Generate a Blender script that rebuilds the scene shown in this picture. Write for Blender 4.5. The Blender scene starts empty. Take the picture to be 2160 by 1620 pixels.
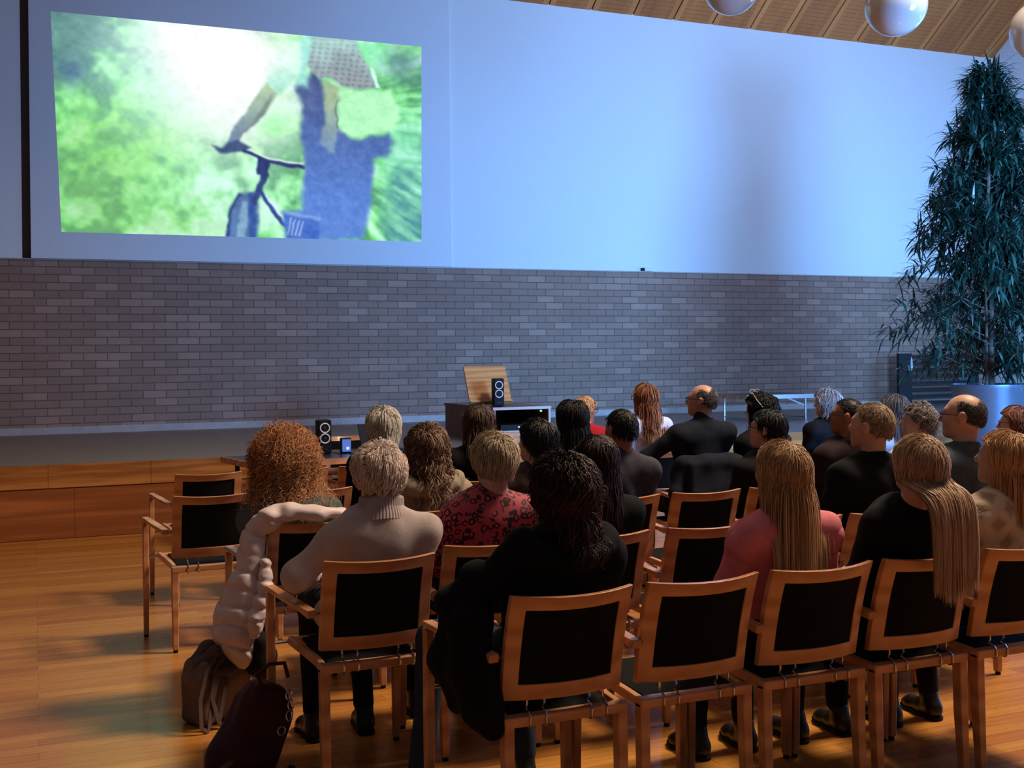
import bpy, math, random
import numpy as np
from mathutils import Vector, Matrix
rng = np.random.default_rng(7)
random.seed(7)
SC = bpy.context.scene
COL = SC.collection

# ------------------------------------------------------------------ helpers
def srgb(r, g, b):
    def f(c):
        c /= 255.0
        return c / 12.92 if c <= .04045 else ((c + .055) / 1.055) ** 2.4
    return (f(r), f(g), f(b), 1.0)

def thing(name, label, cat, loc=(0, 0, 0), rz=0.0, group=None):
    o = bpy.data.objects.new(name, None)
    COL.objects.link(o)
    o.empty_display_size = .1
    o.location = loc
    o.rotation_euler = (0, 0, rz)
    o['label'] = label
    o['category'] = cat
    if group:
        o['group'] = group
    return o

def tag(o, label, cat, group=None):
    o['label'] = label
    o['category'] = cat
    if group:
        o['group'] = group
    return o

def np_mesh(name, V, F, mat, parent=None, smooth=True, attrs=None, mats=None, midx=None):
    """V (n,3) array, F list/array of faces (quads or tris of one size, or list of arrays)."""
    me = bpy.data.meshes.new(name)
    V = np.asarray(V, np.float32)
    Fs = F if isinstance(F, list) and len(F) and isinstance(F[0], np.ndarray) and F[0].ndim == 2 else [np.asarray(F, np.int32)]
    me.vertices.add(len(V))
    me.vertices.foreach_set('co', V.ravel())
    idx = np.concatenate([f.ravel() for f in Fs]).astype(np.int32)
    tot = np.concatenate([np.full(len(f), f.shape[1], np.int32) for f in Fs])
    start = np.concatenate([[0], np.cumsum(tot)[:-1]]).astype(np.int32)
    me.loops.add(len(idx))
    me.loops.foreach_set('vertex_index', idx)
    me.polygons.add(len(tot))
    me.polygons.foreach_set('loop_start', start)
    me.polygons.foreach_set('use_smooth', np.full(len(tot), smooth, bool))
    if mats:
        for m in mats:
            me.materials.append(m)
        me.polygons.foreach_set('material_index', np.asarray(midx, np.int32))
    elif mat:
        me.materials.append(mat)
    me.update(calc_edges=True)
    me.validate()
    if attrs:
        for k, a in attrs.items():
            if a.ndim == 1:
                at = me.attributes.new(k, 'FLOAT', 'POINT')
                at.data.foreach_set('value', a.astype(np.float32))
            else:
                at = me.attributes.new(k, 'FLOAT_COLOR', 'POINT')
                at.data.foreach_set('color', a.astype(np.float32).ravel())
    o = bpy.data.objects.new(name, me)
    COL.objects.link(o)
    if parent:
        o.parent = parent
    return o

class MB:
    """collects simple solids, then links them as one mesh object"""
    def __init__(s):
        s.v = []
        s.f = []
    def add(s, vs, fs):
        b = len(s.v)
        s.v += [tuple(v) for v in vs]
        s.f += [tuple(b + i for i in f) for f in fs]
        return s
    def box(s, x0, x1, y0, y1, z0, z1, M=None):
        vs = [(x0, y0, z0), (x1, y0, z0), (x1, y1, z0), (x0, y1, z0), (x0, y0, z1), (x1, y0, z1), (x1, y1, z1), (x0, y1, z1)]
        if M:
            vs = [tuple(M @ Vector(v)) for v in vs]
        return s.add(vs, [(0, 3, 2, 1), (4, 5, 6, 7), (0, 1, 5, 4), (1, 2, 6, 5), (2, 3, 7, 6), (3, 0, 4, 7)])
    def sweep(s, pts, w, h, up=(0, 0, 1), cap=True):
        """rectangular bar along pts; w across, h along up; w,h numbers or lists"""
        n = len(pts)
        P = [Vector(p) for p in pts]
        vs = []
        for i in range(n):
            t = (P[min(i + 1, n - 1)] - P[max(i - 1, 0)]).normalized()
            sd = t.cross(Vector(up)).normalized()
            u = sd.cross(t).normalized()
            ww = (w[i] if isinstance(w, (list, tuple)) else w) / 2
            hh = (h[i] if isinstance(h, (list, tuple)) else h) / 2
            vs += [P[i] - sd * ww - u * hh, P[i] + sd * ww - u * hh, P[i] + sd * ww + u * hh, P[i] - sd * ww + u * hh]
        fs = []
        for i in range(n - 1):
            a = 4 * i
            for k in range(4):
                fs.append((a + k, a + (k + 1) % 4, a + 4 + (k + 1) % 4, a + 4 + k))
        fs += [(3, 2, 1, 0), (4 * n - 4, 4 * n - 3, 4 * n - 2, 4 * n - 1)]
        return s.add(vs, fs)
    def tube(s, pts, r, n=8, closed=False):
        P = [Vector(p) for p in pts]
        m = len(P)
        vs = []
        ref = None
        for i in range(m):
            if closed:
                t = (P[(i + 1) % m] - P[i - 1]).normalized()
            else:
                t = (P[min(i + 1, m - 1)] - P[max(i - 1, 0)]).normalized()
            if ref is None:
                ref = Vector((0, 0, 1)) if abs(t.z) < .9 else Vector((1, 0, 0))
            sd = t.cross(ref).normalized()
            ref = sd.cross(t).normalized()
            rr = r[i] if isinstance(r, (list, tuple)) else r
            for k in range(n):
                a = 2 * math.pi * k / n
                vs.append(P[i] + sd * (rr * math.cos(a)) + ref * (rr * math.sin(a)))
        fs = []
        for i in range(m if closed else m - 1):
            a = n * i
            b = n * ((i + 1) % m)
            for k in range(n):
                fs.append((a + k, a + (k + 1) % n, b + (k + 1) % n, b + k))
        if not closed:
            fs += [tuple(range(n))[::-1], tuple(range(n * m - n, n * m))]
        return s.add(vs, fs)
    def lathe(s, prof, n=32, c=(0, 0, 0)):
        vs = []
        for (r, z) in prof:
            for k in range(n):
                a = 2 * math.pi * k / n
                vs.append((c[0] + r * math.cos(a), c[1] + r * math.sin(a), c[2] + z))
        fs = []
        for i in range(len(prof) - 1):
            for k in range(n):
                fs.append((i * n + k, i * n + (k + 1) % n, (i + 1) * n + (k + 1) % n, (i + 1) * n + k))
        return s.add(vs, fs)
    def build(s, name, mat, parent=None, bevel=0.0, smooth=False, seg=2):
        me = bpy.data.meshes.new(name)
        me.from_pydata([tuple(v) for v in s.v], [], s.f)
        me.validate()
        me.materials.append(mat)
        o = bpy.data.objects.new(name, me)
        COL.objects.link(o)
        if parent:
            o.parent = parent
        if bevel:
            md = o.modifiers.new('bevel', 'BEVEL')
            md.width = bevel
            md.segments = seg
            md.limit_method = 'ANGLE'
            md.harden_normals = True
            smooth = True
        if smooth:
            for p in me.polygons:
                p.use_smooth = True
            if not bevel:
                me.set_sharp_from_angle(angle=math.radians(40))
            else:
                me.set_sharp_from_angle(angle=math.radians(60))
        return o

def arc(c, r, a0, a1, n, ax='xz'):
    out = []
    for i in range(n + 1):
        a = math.radians(a0 + (a1 - a0) * i / n)
        u, v = r * math.cos(a), r * math.sin(a)
        out.append((c[0] + u, c[1], c[2] + v) if ax == 'xz' else (c[0], c[1] + u, c[2] + v) if ax == 'yz' else (c[0] + u, c[1] + v, c[2]))
    return out

# ------------------------------------------------------------------ materials
def new_mat(name):
    m = bpy.data.materials.new(name)
    m.use_nodes = True
    nt = m.node_tree
    return m, nt, nt.nodes['Principled BSDF']

def N(nt, t, **kw):
    n = nt.nodes.new(t)
    for k, v in kw.items():
        if k.startswith('i_'):
            key = k[2:]
            key = int(key) if key.isdigit() else key.replace('_', ' ')
            n.inputs[key].default_value = v
        else:
            setattr(n, k, v)
    return n

def coords(nt, scale=(1, 1, 1), rot=(0, 0, 0), kind='Object'):
    tc = N(nt, 'ShaderNodeTexCoord')
    mp = N(nt, 'ShaderNodeMapping')
    mp.inputs['Scale'].default_value = scale
    mp.inputs['Rotation'].default_value = rot
    nt.links.new(tc.outputs[kind], mp.inputs['Vector'])
    return mp.outputs[0]

def ramp(nt, fac, stops):
    r = N(nt, 'ShaderNodeValToRGB')
    e = r.color_ramp.elements
    while len(e) < len(stops):
        e.new(.5)
    for i, (p, c) in enumerate(stops):
        e[i].position = p
        e[i].color = c
    nt.links.new(fac, r.inputs[0])
    return r.outputs[0]

def bump(nt, b, h, strength, dist=.01):
    n = N(nt, 'ShaderNodeBump', i_Strength=strength, i_Distance=dist)
    nt.links.new(h, n.inputs['Height'])
    nt.links.new(n.outputs[0], b.inputs['Normal'])

def plain(name, c, rough=.5, metal=0.0, spec=.5, var=.0, vs=8.0, coat=0.0):
    m, nt, b = new_mat(name)
    b.inputs['Roughness'].default_value = rough
    b.inputs['Metallic'].default_value = metal
    b.inputs['Specular IOR Level'].default_value = spec
    b.inputs['Coat Weight'].default_value = coat
    if var:
        nz = N(nt, 'ShaderNodeTexNoise', i_Scale=vs, i_Detail=4.0)
        nt.links.new(coords(nt), nz.inputs['Vector'])
        d = tuple(x * (1 - var) for x in c[:3]) + (1,)
        e = tuple(min(1, x * (1 + var)) for x in c[:3]) + (1,)
        nt.links.new(ramp(nt, nz.outputs[0], [(.3, d), (.7, e)]), b.inputs['Base Color'])
    else:
        b.inputs['Base Color'].default_value = c
    return m

def wood(name, dark, light, scale=(1, 1, 1), rough=.35, rings=6.0, coat=0.0, spec=.5):
    """grain runs along the first mapped axis"""
    m, nt, b = new_mat(name)
    v = coords(nt, scale)
    w = N(nt, 'ShaderNodeTexNoise', i_Scale=1.6, i_Detail=3.0, i_Distortion=.6)
    nt.links.new(v, w.inputs['Vector'])
    wv = N(nt, 'ShaderNodeTexWave', wave_type='RINGS', i_Scale=rings * .16, i_Distortion=7.0, i_Detail=3.0, i_Detail_Scale=1.4)
    nt.links.new(v, wv.inputs['Vector'])
    mx = N(nt, 'ShaderNodeMix', data_type='FLOAT')
    mx.inputs[0].default_value = .45
    nt.links.new(w.outputs[0], mx.inputs[2])
    nt.links.new(wv.outputs['Fac'], mx.inputs[3])
    nt.links.new(ramp(nt, mx.outputs[0], [(.25, dark), (.75, light)]), b.inputs['Base Color'])
    b.inputs['Roughness'].default_value = rough
    b.inputs['Coat Weight'].default_value = coat
    b.inputs['Specular IOR Level'].default_value = spec
    return m

def fabric(name, c, scale=350.0, var=.25, rough=.9, bstr=.25, sheen=.0, fold=6.0):
    m, nt, b = new_mat(name)
    v = coords(nt)
    nz = N(nt, 'ShaderNodeTexNoise', i_Scale=fold * 3, i_Detail=6.0)
    nt.links.new(v, nz.inputs['Vector'])
    d = tuple(x * (1 - var) for x in c[:3]) + (1,)
    e = tuple(min(1, x * (1 + var)) for x in c[:3]) + (1,)
    nt.links.new(ramp(nt, nz.outputs[0], [(.3, d), (.7, e)]), b.inputs['Base Color'])
    n2 = N(nt, 'ShaderNodeTexNoise', i_Scale=scale, i_Detail=2.0)
    nt.links.new(v, n2.inputs['Vector'])
    bump(nt, b, n2.outputs[0], bstr, .004)
    b.inputs['Roughness'].default_value = rough
    b.inputs['Sheen Weight'].default_value = sheen
    b.inputs['Specular IOR Level'].default_value = .2
    return m

def hair_mat(name, root, mid, light, rough=.38):
    m, nt, b = new_mat(name)
    at = N(nt, 'ShaderNodeAttribute', attribute_name='tone')
    nt.links.new(ramp(nt, at.outputs['Fac'], [(0, root), (.45, mid), (1, light)]), b.inputs['Base Color'])
    b.inputs['Roughness'].default_value = rough
    b.inputs['Specular IOR Level'].default_value = .3
    b.inputs['Roughness'].default_value = rough + .12
    return m

M = {}
M['chair_wood'] = wood('chair_beech', srgb(176, 120, 82), srgb(208, 152, 112), (3, 3, 3), .34, coat=.15)
M['chair_black'] = fabric('chair_black_upholstery', srgb(14, 14, 16), 500, .3, .95)
M['chrome'] = plain('bright_steel', srgb(190, 190, 195), .22, 1.0)
M['black'] = plain('black_plastic', srgb(10, 10, 12), .6, spec=.25, var=.1)
M['skin'] = plain('skin_fair', srgb(188, 144, 126), .5, var=.08, vs=20)
M['skin2'] = plain('skin_tan', srgb(150, 98, 76), .5, var=.08, vs=20)
M['eye'] = plain('eye_white', srgb(220, 215, 210), .2)
M['oak'] = wood('stage_oak', srgb(150, 92, 44), srgb(196, 134, 74), (.55, 5, 9), .38, coat=.1)
M['oak_low'] = wood('stage_oak_lower', srgb(142, 80, 40), srgb(180, 110, 60), (.35, 3, 6), .4)
M['white_wall'] = plain('white_plaster', srgb(226, 227, 226), .9, spec=.1, var=.02, vs=60)
M['panel'] = plain('white_panel_paint', srgb(222, 224, 226), .8, spec=.15, var=.015, vs=50)
M['dark_gap'] = plain('dark_recess', srgb(92, 74, 70), .8)
M['trim'] = plain('pale_wood_trim', srgb(176, 160, 150), .5, var=.1)
M['stage_floor'] = plain('grey_brown_linoleum', srgb(128, 112, 104), .42, var=.06, vs=4)

def brick_wall():
    m, nt, b = new_mat('grey_brown_brick')
    v = coords(nt, (1, 1, 1), (math.pi / 2, 0, 0))
    br = N(nt, 'ShaderNodeTexBrick', offset=.5, i_Scale=1.0, i_Mortar_Size=.0065, i_Mortar_Smooth=.25, i_Brick_Width=.29, i_Row_Height=.1, i_Bias=-.55)
    br.inputs['Color1'].default_value = srgb(152, 118, 99)
    br.inputs['Color2'].default_value = srgb(196, 158, 136)
    br.inputs['Mortar'].default_value = srgb(112, 86, 72)
    nt.links.new(v, br.inputs['Vector'])
    nz = N(nt, 'ShaderNodeTexNoise', i_Scale=2.2, i_Detail=5.0)
    nt.links.new(v, nz.inputs['Vector'])
    mx = N(nt, 'ShaderNodeMix', data_type='RGBA', blend_type='MULTIPLY')
    mx.inputs[0].default_value = .35
    nt.links.new(br.outputs['Color'], mx.inputs[6])
    nt.links.new(ramp(nt, nz.outputs[0], [(.3, (.55, .53, .52, 1)), (.75, (1, 1, 1, 1))]), mx.inputs[7])
    nt.links.new(mx.outputs[2], b.inputs['Base Color'])
    inv = N(nt, 'ShaderNodeMath', operation='SUBTRACT')
    inv.inputs[0].default_value = 1.0
    nt.links.new(br.outputs['Fac'], inv.inputs[1])
    bump(nt, b, inv.outputs[0], .6, .01)
    b.inputs['Roughness'].default_value = .75
    return m
M['brick'] = brick_wall()

def floor_mat():
    m, nt, b = new_mat('varnished_plank_floor')
    v = coords(nt, (1, 1, 1))
    br = N(nt, 'ShaderNodeTexBrick', offset=.37, offset_frequency=2, i_Scale=1.0, i_Mortar_Size=.0012, i_Mortar_Smooth=.1, i_Brick_Width=1.5, i_Row_Height=.09, i_Bias=0.0)
    br.inputs['Color1'].default_value = srgb(176, 114, 50)
    br.inputs['Color2'].default_value = srgb(206, 146, 70)
    br.inputs['Mortar'].default_value = srgb(120, 70, 34)
    nt.links.new(v, br.inputs['Vector'])
    v2 = coords(nt, (1.3, 22, 1))
    nz = N(nt, 'ShaderNodeTexNoise', i_Scale=1.5, i_Detail=6.0, i_Distortion=.4)
    nt.links.new(v2, nz.inputs['Vector'])
    mx = N(nt, 'ShaderNodeMix', data_type='RGBA', blend_type='MULTIPLY')
    mx.inputs[0].default_value = .55
    nt.links.new(br.outputs['Color'], mx.inputs[6])
    nt.links.new(ramp(nt, nz.outputs[0], [(.3, (.62, .5, .42, 1)), (.7, (1, 1, 1, 1))]), mx.inputs[7])
    nt.links.new(mx.outputs[2], b.inputs['Base Color'])
    nz2 = N(nt, 'ShaderNodeTexNoise', i_Scale=3.0, i_Detail=3.0)
    nt.links.new(v2, nz2.inputs['Vector'])
    rr = N(nt, 'ShaderNodeMapRange')
    rr.inputs[3].default_value = .2
    rr.inputs[4].default_value = .36
    nt.links.new(nz2.outputs[0], rr.inputs[0])
    nt.links.new(rr.outputs[0], b.inputs['Roughness'])
    bump(nt, b, nz2.outputs[0], .05, .01)
    b.inputs['Coat Weight'].default_value = .25
    b.inputs['Coat Roughness'].default_value = .15
    return m
M['floor'] = floor_mat()

def ceiling_mat():
    m, nt, b = new_mat('perforated_wood_ceiling')
    v = coords(nt)
    sx = N(nt, 'ShaderNodeSeparateXYZ')
    nt.links.new(v, sx.inputs[0])
    # perforated field inside each panel: panels are .72 wide along x
    sc = N(nt, 'ShaderNodeMath', operation='MULTIPLY')
    sc.inputs[1].default_value = 1 / .72
    nt.links.new(sx.outputs[0], sc.inputs[0])
    fr = N(nt, 'ShaderNodeMath', operation='FRACT')
    nt.links.new(sc.outputs[0], fr.inputs[0])
    ab = N(nt, 'ShaderNodeMath', operation='SUBTRACT')
    nt.links.new(fr.outputs[0], ab.inputs[0])
    ab.inputs[1].default_value = .5
    aa = N(nt, 'ShaderNodeMath', operation='ABSOLUTE')
    nt.links.new(ab.outputs[0], aa.inputs[0])
    lt = N(nt, 'ShaderNodeMath', operation='LESS_THAN')
    nt.links.new(aa.outputs[0], lt.inputs[0])
    lt.inputs[1].default_value = .36
    nz = N(nt, 'ShaderNodeTexNoise', i_Scale=1.0, i_Detail=5.0, i_Distortion=.5)
    nt.links.new(coords(nt, (9, 1.1, 1.1)), nz.inputs['Vector'])
    wn = N(nt, 'ShaderNodeTexWhiteNoise', noise_dimensions='1D')
    fl = N(nt, 'ShaderNodeMath', operation='FLOOR')
    nt.links.new(sc.outputs[0], fl.inputs[0])
    nt.links.new(fl.outputs[0], wn.inputs['W'])
    basec = ramp(nt, nz.outputs[0], [(.25, srgb(204, 118, 52)), (.75, srgb(230, 148, 76))])
    tint = N(nt, 'ShaderNodeMix', data_type='RGBA', blend_type='MULTIPLY')
    tint.inputs[0].default_value = 1.0
    nt.links.new(basec, tint.inputs[6])
    nt.links.new(ramp(nt, wn.outputs[0], [(0, (.78, .72, .66, 1)), (1, (1, 1, 1, 1))]), tint.inputs[7])
    wv = N(nt, 'ShaderNodeTexWave', wave_type='BANDS', bands_direction='Y', i_Scale=5.0)
    nt.links.new(v, wv.inputs['Vector'])
    perf = N(nt, 'ShaderNodeMix', data_type='RGBA', blend_type='MULTIPLY')
    nt.links.new(lt.outputs[0], perf.inputs[0])
    nt.links.new(tint.outputs[2], perf.inputs[6])
    nt.links.new(ramp(nt, wv.outputs['Fac'], [(.0, (.56, .46, .36, 1)), (.12, (.78, .7, .6, 1))]), perf.inputs[7])
    nt.links.new(perf.outputs[2], b.inputs['Base Color'])
    b.inputs['Roughness'].default_value = .6
    return m
M['ceiling'] = ceiling_mat()

# ------------------------------------------------------------------ camera
F_PX, ROLL, PHI, EYE = 2400.0, .011, math.atan2(2400, 5720), 1.6
cam = bpy.data.cameras.new('camera')
cam.sensor_width = 36
cam.lens = F_PX / 2160 * 36
cam.shift_y = -(810 - 751) / 2160
cam.clip_start = .05
cam.clip_end = 200
co = bpy.data.objects.new('camera', cam)
COL.objects.link(co)
right = Vector((math.cos(PHI), -math.sin(PHI), 0))
fwd = Vector((math.sin(PHI), math.cos(PHI), 0))
up = Vector((0, 0, 1))
cx = right * math.cos(ROLL) - up * math.sin(ROLL)
cy = right * math.sin(ROLL) + up * math.cos(ROLL)
co.matrix_world = Matrix(((cx.x, cy.x, -fwd.x, 0), (cx.y, cy.y, -fwd.y, 0), (cx.z, cy.z, -fwd.z, EYE), (0, 0, 0, 1)))
SC.camera = co

# ------------------------------------------------------------------ the setting
def struct(o):
    o['kind'] = 'structure'
    return o
WY = 15.6          # back wall
SY, SZ = 11.0, .67  # stage front and stage height
struct(MB().box(-4, 17, -3, 16, -.1, 0).build('floor', M['floor']))
struct(MB().box(-4, 16.03, WY, WY + .3, .6, 2.885).build('wall_back_brick', M['brick']))
struct(MB().box(5.60, 16.03, WY - .02, WY + .3, 2.9, 6.9).build('wall_back_upper', M['white_wall']))
struct(MB().box(-4, -.13, WY - .02, WY + .3, 2.9, 6.9).build('wall_back_left', M['white_wall']))
struct(MB().box(-.13, -.03, WY + .1, WY + .3, 2.9, 6.9).build('wall_back_recess', M['dark_gap']))
struct(MB().box(-4, 16.03, WY - .035, WY + .01, 2.885, 2.9).build('trim_1', M['trim']))
struct(MB().box(-4, 16.03, WY - .03, WY, SZ, .76).build('baseboard_back', M['trim']))
# right wall with its tall windows (outside the frame except the far end)
rw = MB()
rw.box(16.03, 16.3, -3, 16, 0, .5)
rw.box(16.03, 16.3, -3, 16, 4.6, 13)
for y0, y1 in ((-3, 1.0), (4.2, 4.8), (8.0, 8.6), (11.8, 16)):
    rw.box(16.03, 16.3, y0, y1, .5, 4.6)
struct(rw.build('wall_right', M['white_wall']))
M['frame_white'] = plain('window_frame_paint', srgb(210, 212, 212), .5, var=.04)
for k, (y0, y1) in enumerate(((1.0, 4.2), (4.8, 8.0), (8.6, 11.8))):
    w = MB()
    w.box(16.1, 16.2, y0, y0 + .07, .5, 4.6).box(16.1, 16.2, y1 - .07, y1, .5, 4.6).box(16.1, 16.2, y0, y1, .5, .57).box(16.1, 16.2, y0, y1, 4.53, 4.6)
    w.box(16.12, 16.18, (y0 + y1) / 2 - .03, (y0 + y1) / 2 + .03, .57, 4.53)
    struct(w.build('window_%d' % (k + 1), M['frame_white']))
# sloped panelled ceiling: rises towards the audience
SL = .725
cb = MB()
def slope(y):
    return 6.87 + (WY - y) * SL
x0 = -4 * .72 - .72
nrm = Vector((0, SL, 1)).normalized()
k = -6
yt = 7.5
while True:
    xa, xb = k * .72 + .012, (k + 1) * .72 - .012
    if xa > 16.03:
        break
    xb = min(xb, 16.03)
    vs = []
    for (xx, yy) in ((xa, WY), (xb, WY), (xb, yt), (xa, yt)):
        vs.append((xx, yy, slope(yy)))
    for (xx, yy) in ((xa, WY), (xb, WY), (xb, yt), (xa, yt)):
        vs.append((xx, yy + nrm.y * .05, slope(yy) + nrm.z * .05))
    cb.add(vs, [(0, 1, 2, 3), (7, 6, 5, 4), (0, 4, 5, 1), (1, 5, 6, 2), (2, 6, 7, 3), (3, 7, 4, 0)])
    k += 1
struct(cb.build('ceiling', M['ceiling']))
cu = MB()
cu.add([(-4.4, WY + .3, slope(WY) + .08), (16.3, WY + .3, slope(WY) + .08), (16.3, yt, slope(yt) + .1), (-4.4, yt, slope(yt) + .1),
        (-4.4, WY + .3, slope(WY) + .3), (16.3, WY + .3, slope(WY) + .3), (16.3, yt, slope(yt) + .32), (-4.4, yt, slope(yt) + .32)],
       [(0, 1, 2, 3), (7, 6, 5, 4), (0, 4, 5, 1), (1, 5, 6, 2), (2, 6, 7, 3), (3, 7, 4, 0)])
struct(cu.build('ceiling_deck', plain('dark_deck', srgb(36, 30, 30), .9)))
struct(MB().add([(-4.4, yt, slope(yt)), (16.3, yt, slope(yt)), (16.3, -3, slope(yt) - 2), (-4.4, -3, slope(yt) - 2), (-4.4, yt, slope(yt) + .2), (16.3, yt, slope(yt) + .2), (16.3, -3, slope(yt) - 1.8), (-4.4, -3, slope(yt) - 1.8)],
       [(0, 1, 2, 3), (7, 6, 5, 4), (0, 4, 5, 1), (1, 5, 6, 2), (2, 6, 7, 3), (3, 7, 4, 0)]).build('ceiling_rear', M['white_wall']))
# stage
struct(MB().box(-4, 16.03, SY + .03, WY, 0, SZ - .012).build('stage_base', M['oak_low']))
struct(MB().box(-4, 16.03, SY + .012, WY, SZ - .012, SZ).build('stage_floor', M['stage_floor']))
xs = [-4, -2.2, .1, .98, 3.4, 5.6, 7.9, 10.2, 12.6, 16.03]
lip = MB()
low = MB()
for a, b in zip(xs[:-1], xs[1:]):
    lip.box(a + .001, b - .001, SY, SY + .028, .46, SZ)
for a, b in zip([-4, -.9, .32, 1.6, 4.2, 6.8, 9.4, 12, 14], [-.9, .32, 1.6, 4.2, 6.8, 9.4, 12, 14, 16.03]):
    low.box(a + .001, b - .001, SY + .012, SY + .028, .004, .455)
struct(lip.build('trim_2', M['oak'], bevel=.003))
struct(low.build('trim_3', M['oak_low'], bevel=.002))

# ------------------------------------------------------------------ projection panel and picture
panel = thing('projection_screen', 'tall white projection panel on the back wall lit by a blurred forest cycling picture', 'screen', (0, WY, 0))
pm = MB().box(-.03, 5.585, -.07, .05, 2.9, 6.9)
pm.build('panel', M['panel'], panel, bevel=.004)

def fade(n):
    return n * n * (3 - 2 * n)
def vnoise(x, y, seed):
    r = np.random.default_rng(seed)
    T = r.random((64, 64))
    xi = np.floor(x).astype(int); yi = np.floor(y).astype(int)
    fx = fade(x - xi); fy = fade(y - yi)
    a = T[xi % 64, yi % 64]; b = T[(xi + 1) % 64, yi % 64]
    c = T[xi % 64, (yi + 1) % 64]; d = T[(xi + 1) % 64, (yi + 1) % 64]
    return (a * (1 - fx) + b * fx) * (1 - fy) + (c * (1 - fx) + d * fx) * fy
def sstep(a, b, x):
    t = np.clip((x - a) / (b - a), 0, 1)
    return t * t * (3 - 2 * t)

def picture():
    W, H = 420, 240
    u, v = np.meshgrid(np.linspace(0, 1, W), np.linspace(0, 1, H))
    asp = 1.77
    u0, v0_ = u, v
    u = u + .007 * (vnoise(u0 * 22, v0_ * 14, 11) - .5) + .006 * (vnoise(u0 * 60, v0_ * 40, 12) - .5)
    v = v + .009 * (vnoise(u0 * 20 + 9, v0_ * 13, 13) - .5) + .008 * (vnoise(u0 * 60, v0_ * 40, 14) - .5)
    dx = (u - .52) * asp
    dy = v - .42
    rad = np.sqrt(dx * dx + dy * dy) + 1e-4
    ang = np.arctan2(dy, dx)
    blotch = .5 * vnoise(u * 16 + 3, v * 9, 1) + .3 * vnoise(u * 34, v * 20, 2) + .2 * vnoise(u * 70, v * 40, 3)
    streak = .6 * vnoise(ang * 26 + 40, rad * 7, 4) + .4 * vnoise(ang * 60 + 90, rad * 10, 5)
    mixs = sstep(.5, .95, rad) * sstep(.3, .75, u)
    n = blotch * (1 - .75 * mixs) + streak * .75 * mixs
    n = np.clip((n - .5) * 2.6 + .5, 0, 1)
    def C(*c):
        return np.array(c, float)
    img = np.zeros((H, W, 3))
    # greens
    g1, g2, g3 = C(84, 158, 108), C(136, 238, 140), C(196, 255, 220)
    w = n[..., None]
    img[:] = np.where(w < .5, g1 + (g2 - g1) * (w * 2), g2 + (g3 - g2) * (w * 2 - 1))
    def blend(mask, col, amt=1.0):
        a = np.clip(mask * amt, 0, 1)[..., None]
        img[:] = img * (1 - a) + np.asarray(col) * a
    def blob(cu, cv, ru, rv, p=1.0):
        d = ((u - cu) / ru) ** 2 + ((v - cv) / rv) ** 2
        return np.exp(-d * p)
    # yellow-green bushes on the left
    blend(blob(.2, .55, .16, .22) * (.4 + n), (150, 230, 95), .75)
    blend(blob(.06, .8, .14, .3), (130, 190, 110), .55)
    blend(blob(.3, .95, .2, .12), (150, 200, 120), .4)
    # dark teal shade, upper left
    blend(sstep(.19, .05, u + .15 * (n - .5)) * sstep(.42, .18, v + .1 * (n - .5)), (84, 122, 130), .85)
    blend(blob(.045, .27, .03, .06), (70, 100, 140), .9)
    # cyan to white glare
    blend(blob(.3, .15, .2, .45), (190, 255, 240), .8)
    blend(blob(.44, .2, .17, .3, .8), (255, 255, 255), 1.25)
    blend(blob(.36, .06, .13, .16), (255, 255, 255), 1.0)
    blend(blob(.5, .44, .12, .12), (248, 255, 252), .9)
    blend(blob(.47, .75, .16, .16) * (.3 + n), (215, 255, 240), .7)
    blend(blob(.57, .48, .05, .1) * (.3 + n), (150, 245, 160), .7)
    # teal streaks on the right
    blend(sstep(.84, .93, u) * sstep(.2, .5, v), (140, 225, 205), .55)
    blend(sstep(.84, .95, u) * sstep(.45, .8, v) * (1 - n), (70, 130, 150), .8)
    blend(blob(.94, .1, .07, .1), (95, 130, 150), .75)
    blend(blob(.84, .05, .06, .08), (140, 245, 190), .6)
    def pdist(poly):
        px = np.array([p[0] * asp for p in poly]); py = np.array([p[1] for p in poly])
        X = u * asp; Y = v
        inside = np.zeros(u.shape, bool)
        dmin = np.full(u.shape, 9.0)
        m = len(poly)
        for i in range(m):
            j = (i + 1) % m
            ex, ey = px[j] - px[i], py[j] - py[i]
            t = np.clip(((X - px[i]) * ex + (Y - py[i]) * ey) / (ex * ex + ey * ey + 1e-9), 0, 1)
            dmin = np.minimum(dmin, np.hypot(X - px[i] - t * ex, Y - py[i] - t * ey))
            cr = ((py[i] > Y) != (py[j] > Y))
            xin = (px[j] - px[i]) * (Y - py[i]) / (py[j] - py[i] + 1e-12) + px[i]
            inside ^= cr & (X < xin)
        return np.where(inside, -dmin, dmin)
    def ldist(pts):
        X = u * asp; Y = v
        dmin = np.full(u.shape, 9.0)
        for (a, b), (c, d) in zip(pts[:-1], pts[1:]):
            ex, ey = (c - a) * asp, d - b
            t = np.clip(((X - a * asp) * ex + (Y - b) * ey) / (ex * ex + ey * ey), 0, 1)
            dmin = np.minimum(dmin, np.hypot(X - a * asp - t * ex, Y - b - t * ey))
        return dmin
    def poly(p, soft, c0, c1=None, amt=1.0, v0=0.0, v1=1.0):
        m = sstep(soft, -soft, pdist(p))
        c0 = np.asarray(c0, float)
        if c1 is None:
            col = c0
        else:
            t = np.clip((v - v0) / (v1 - v0), 0, 1)[..., None]
            col = c0 * (1 - t) + np.asarray(c1, float) * t
        a = (m * amt)[..., None]
        img[:] = img * (1 - a) + col * a
    def line(p, w, c, soft=.004):
        m = sstep(w + soft, w - soft, ldist(p))[..., None]
        img[:] = img * (1 - m) + np.asarray(c, float) * m
    wheel = [(.47, .791), (.515, .781), (.522, .832), (.516, 1.003), (.426, 1.008), (.45, .857)]
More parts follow.
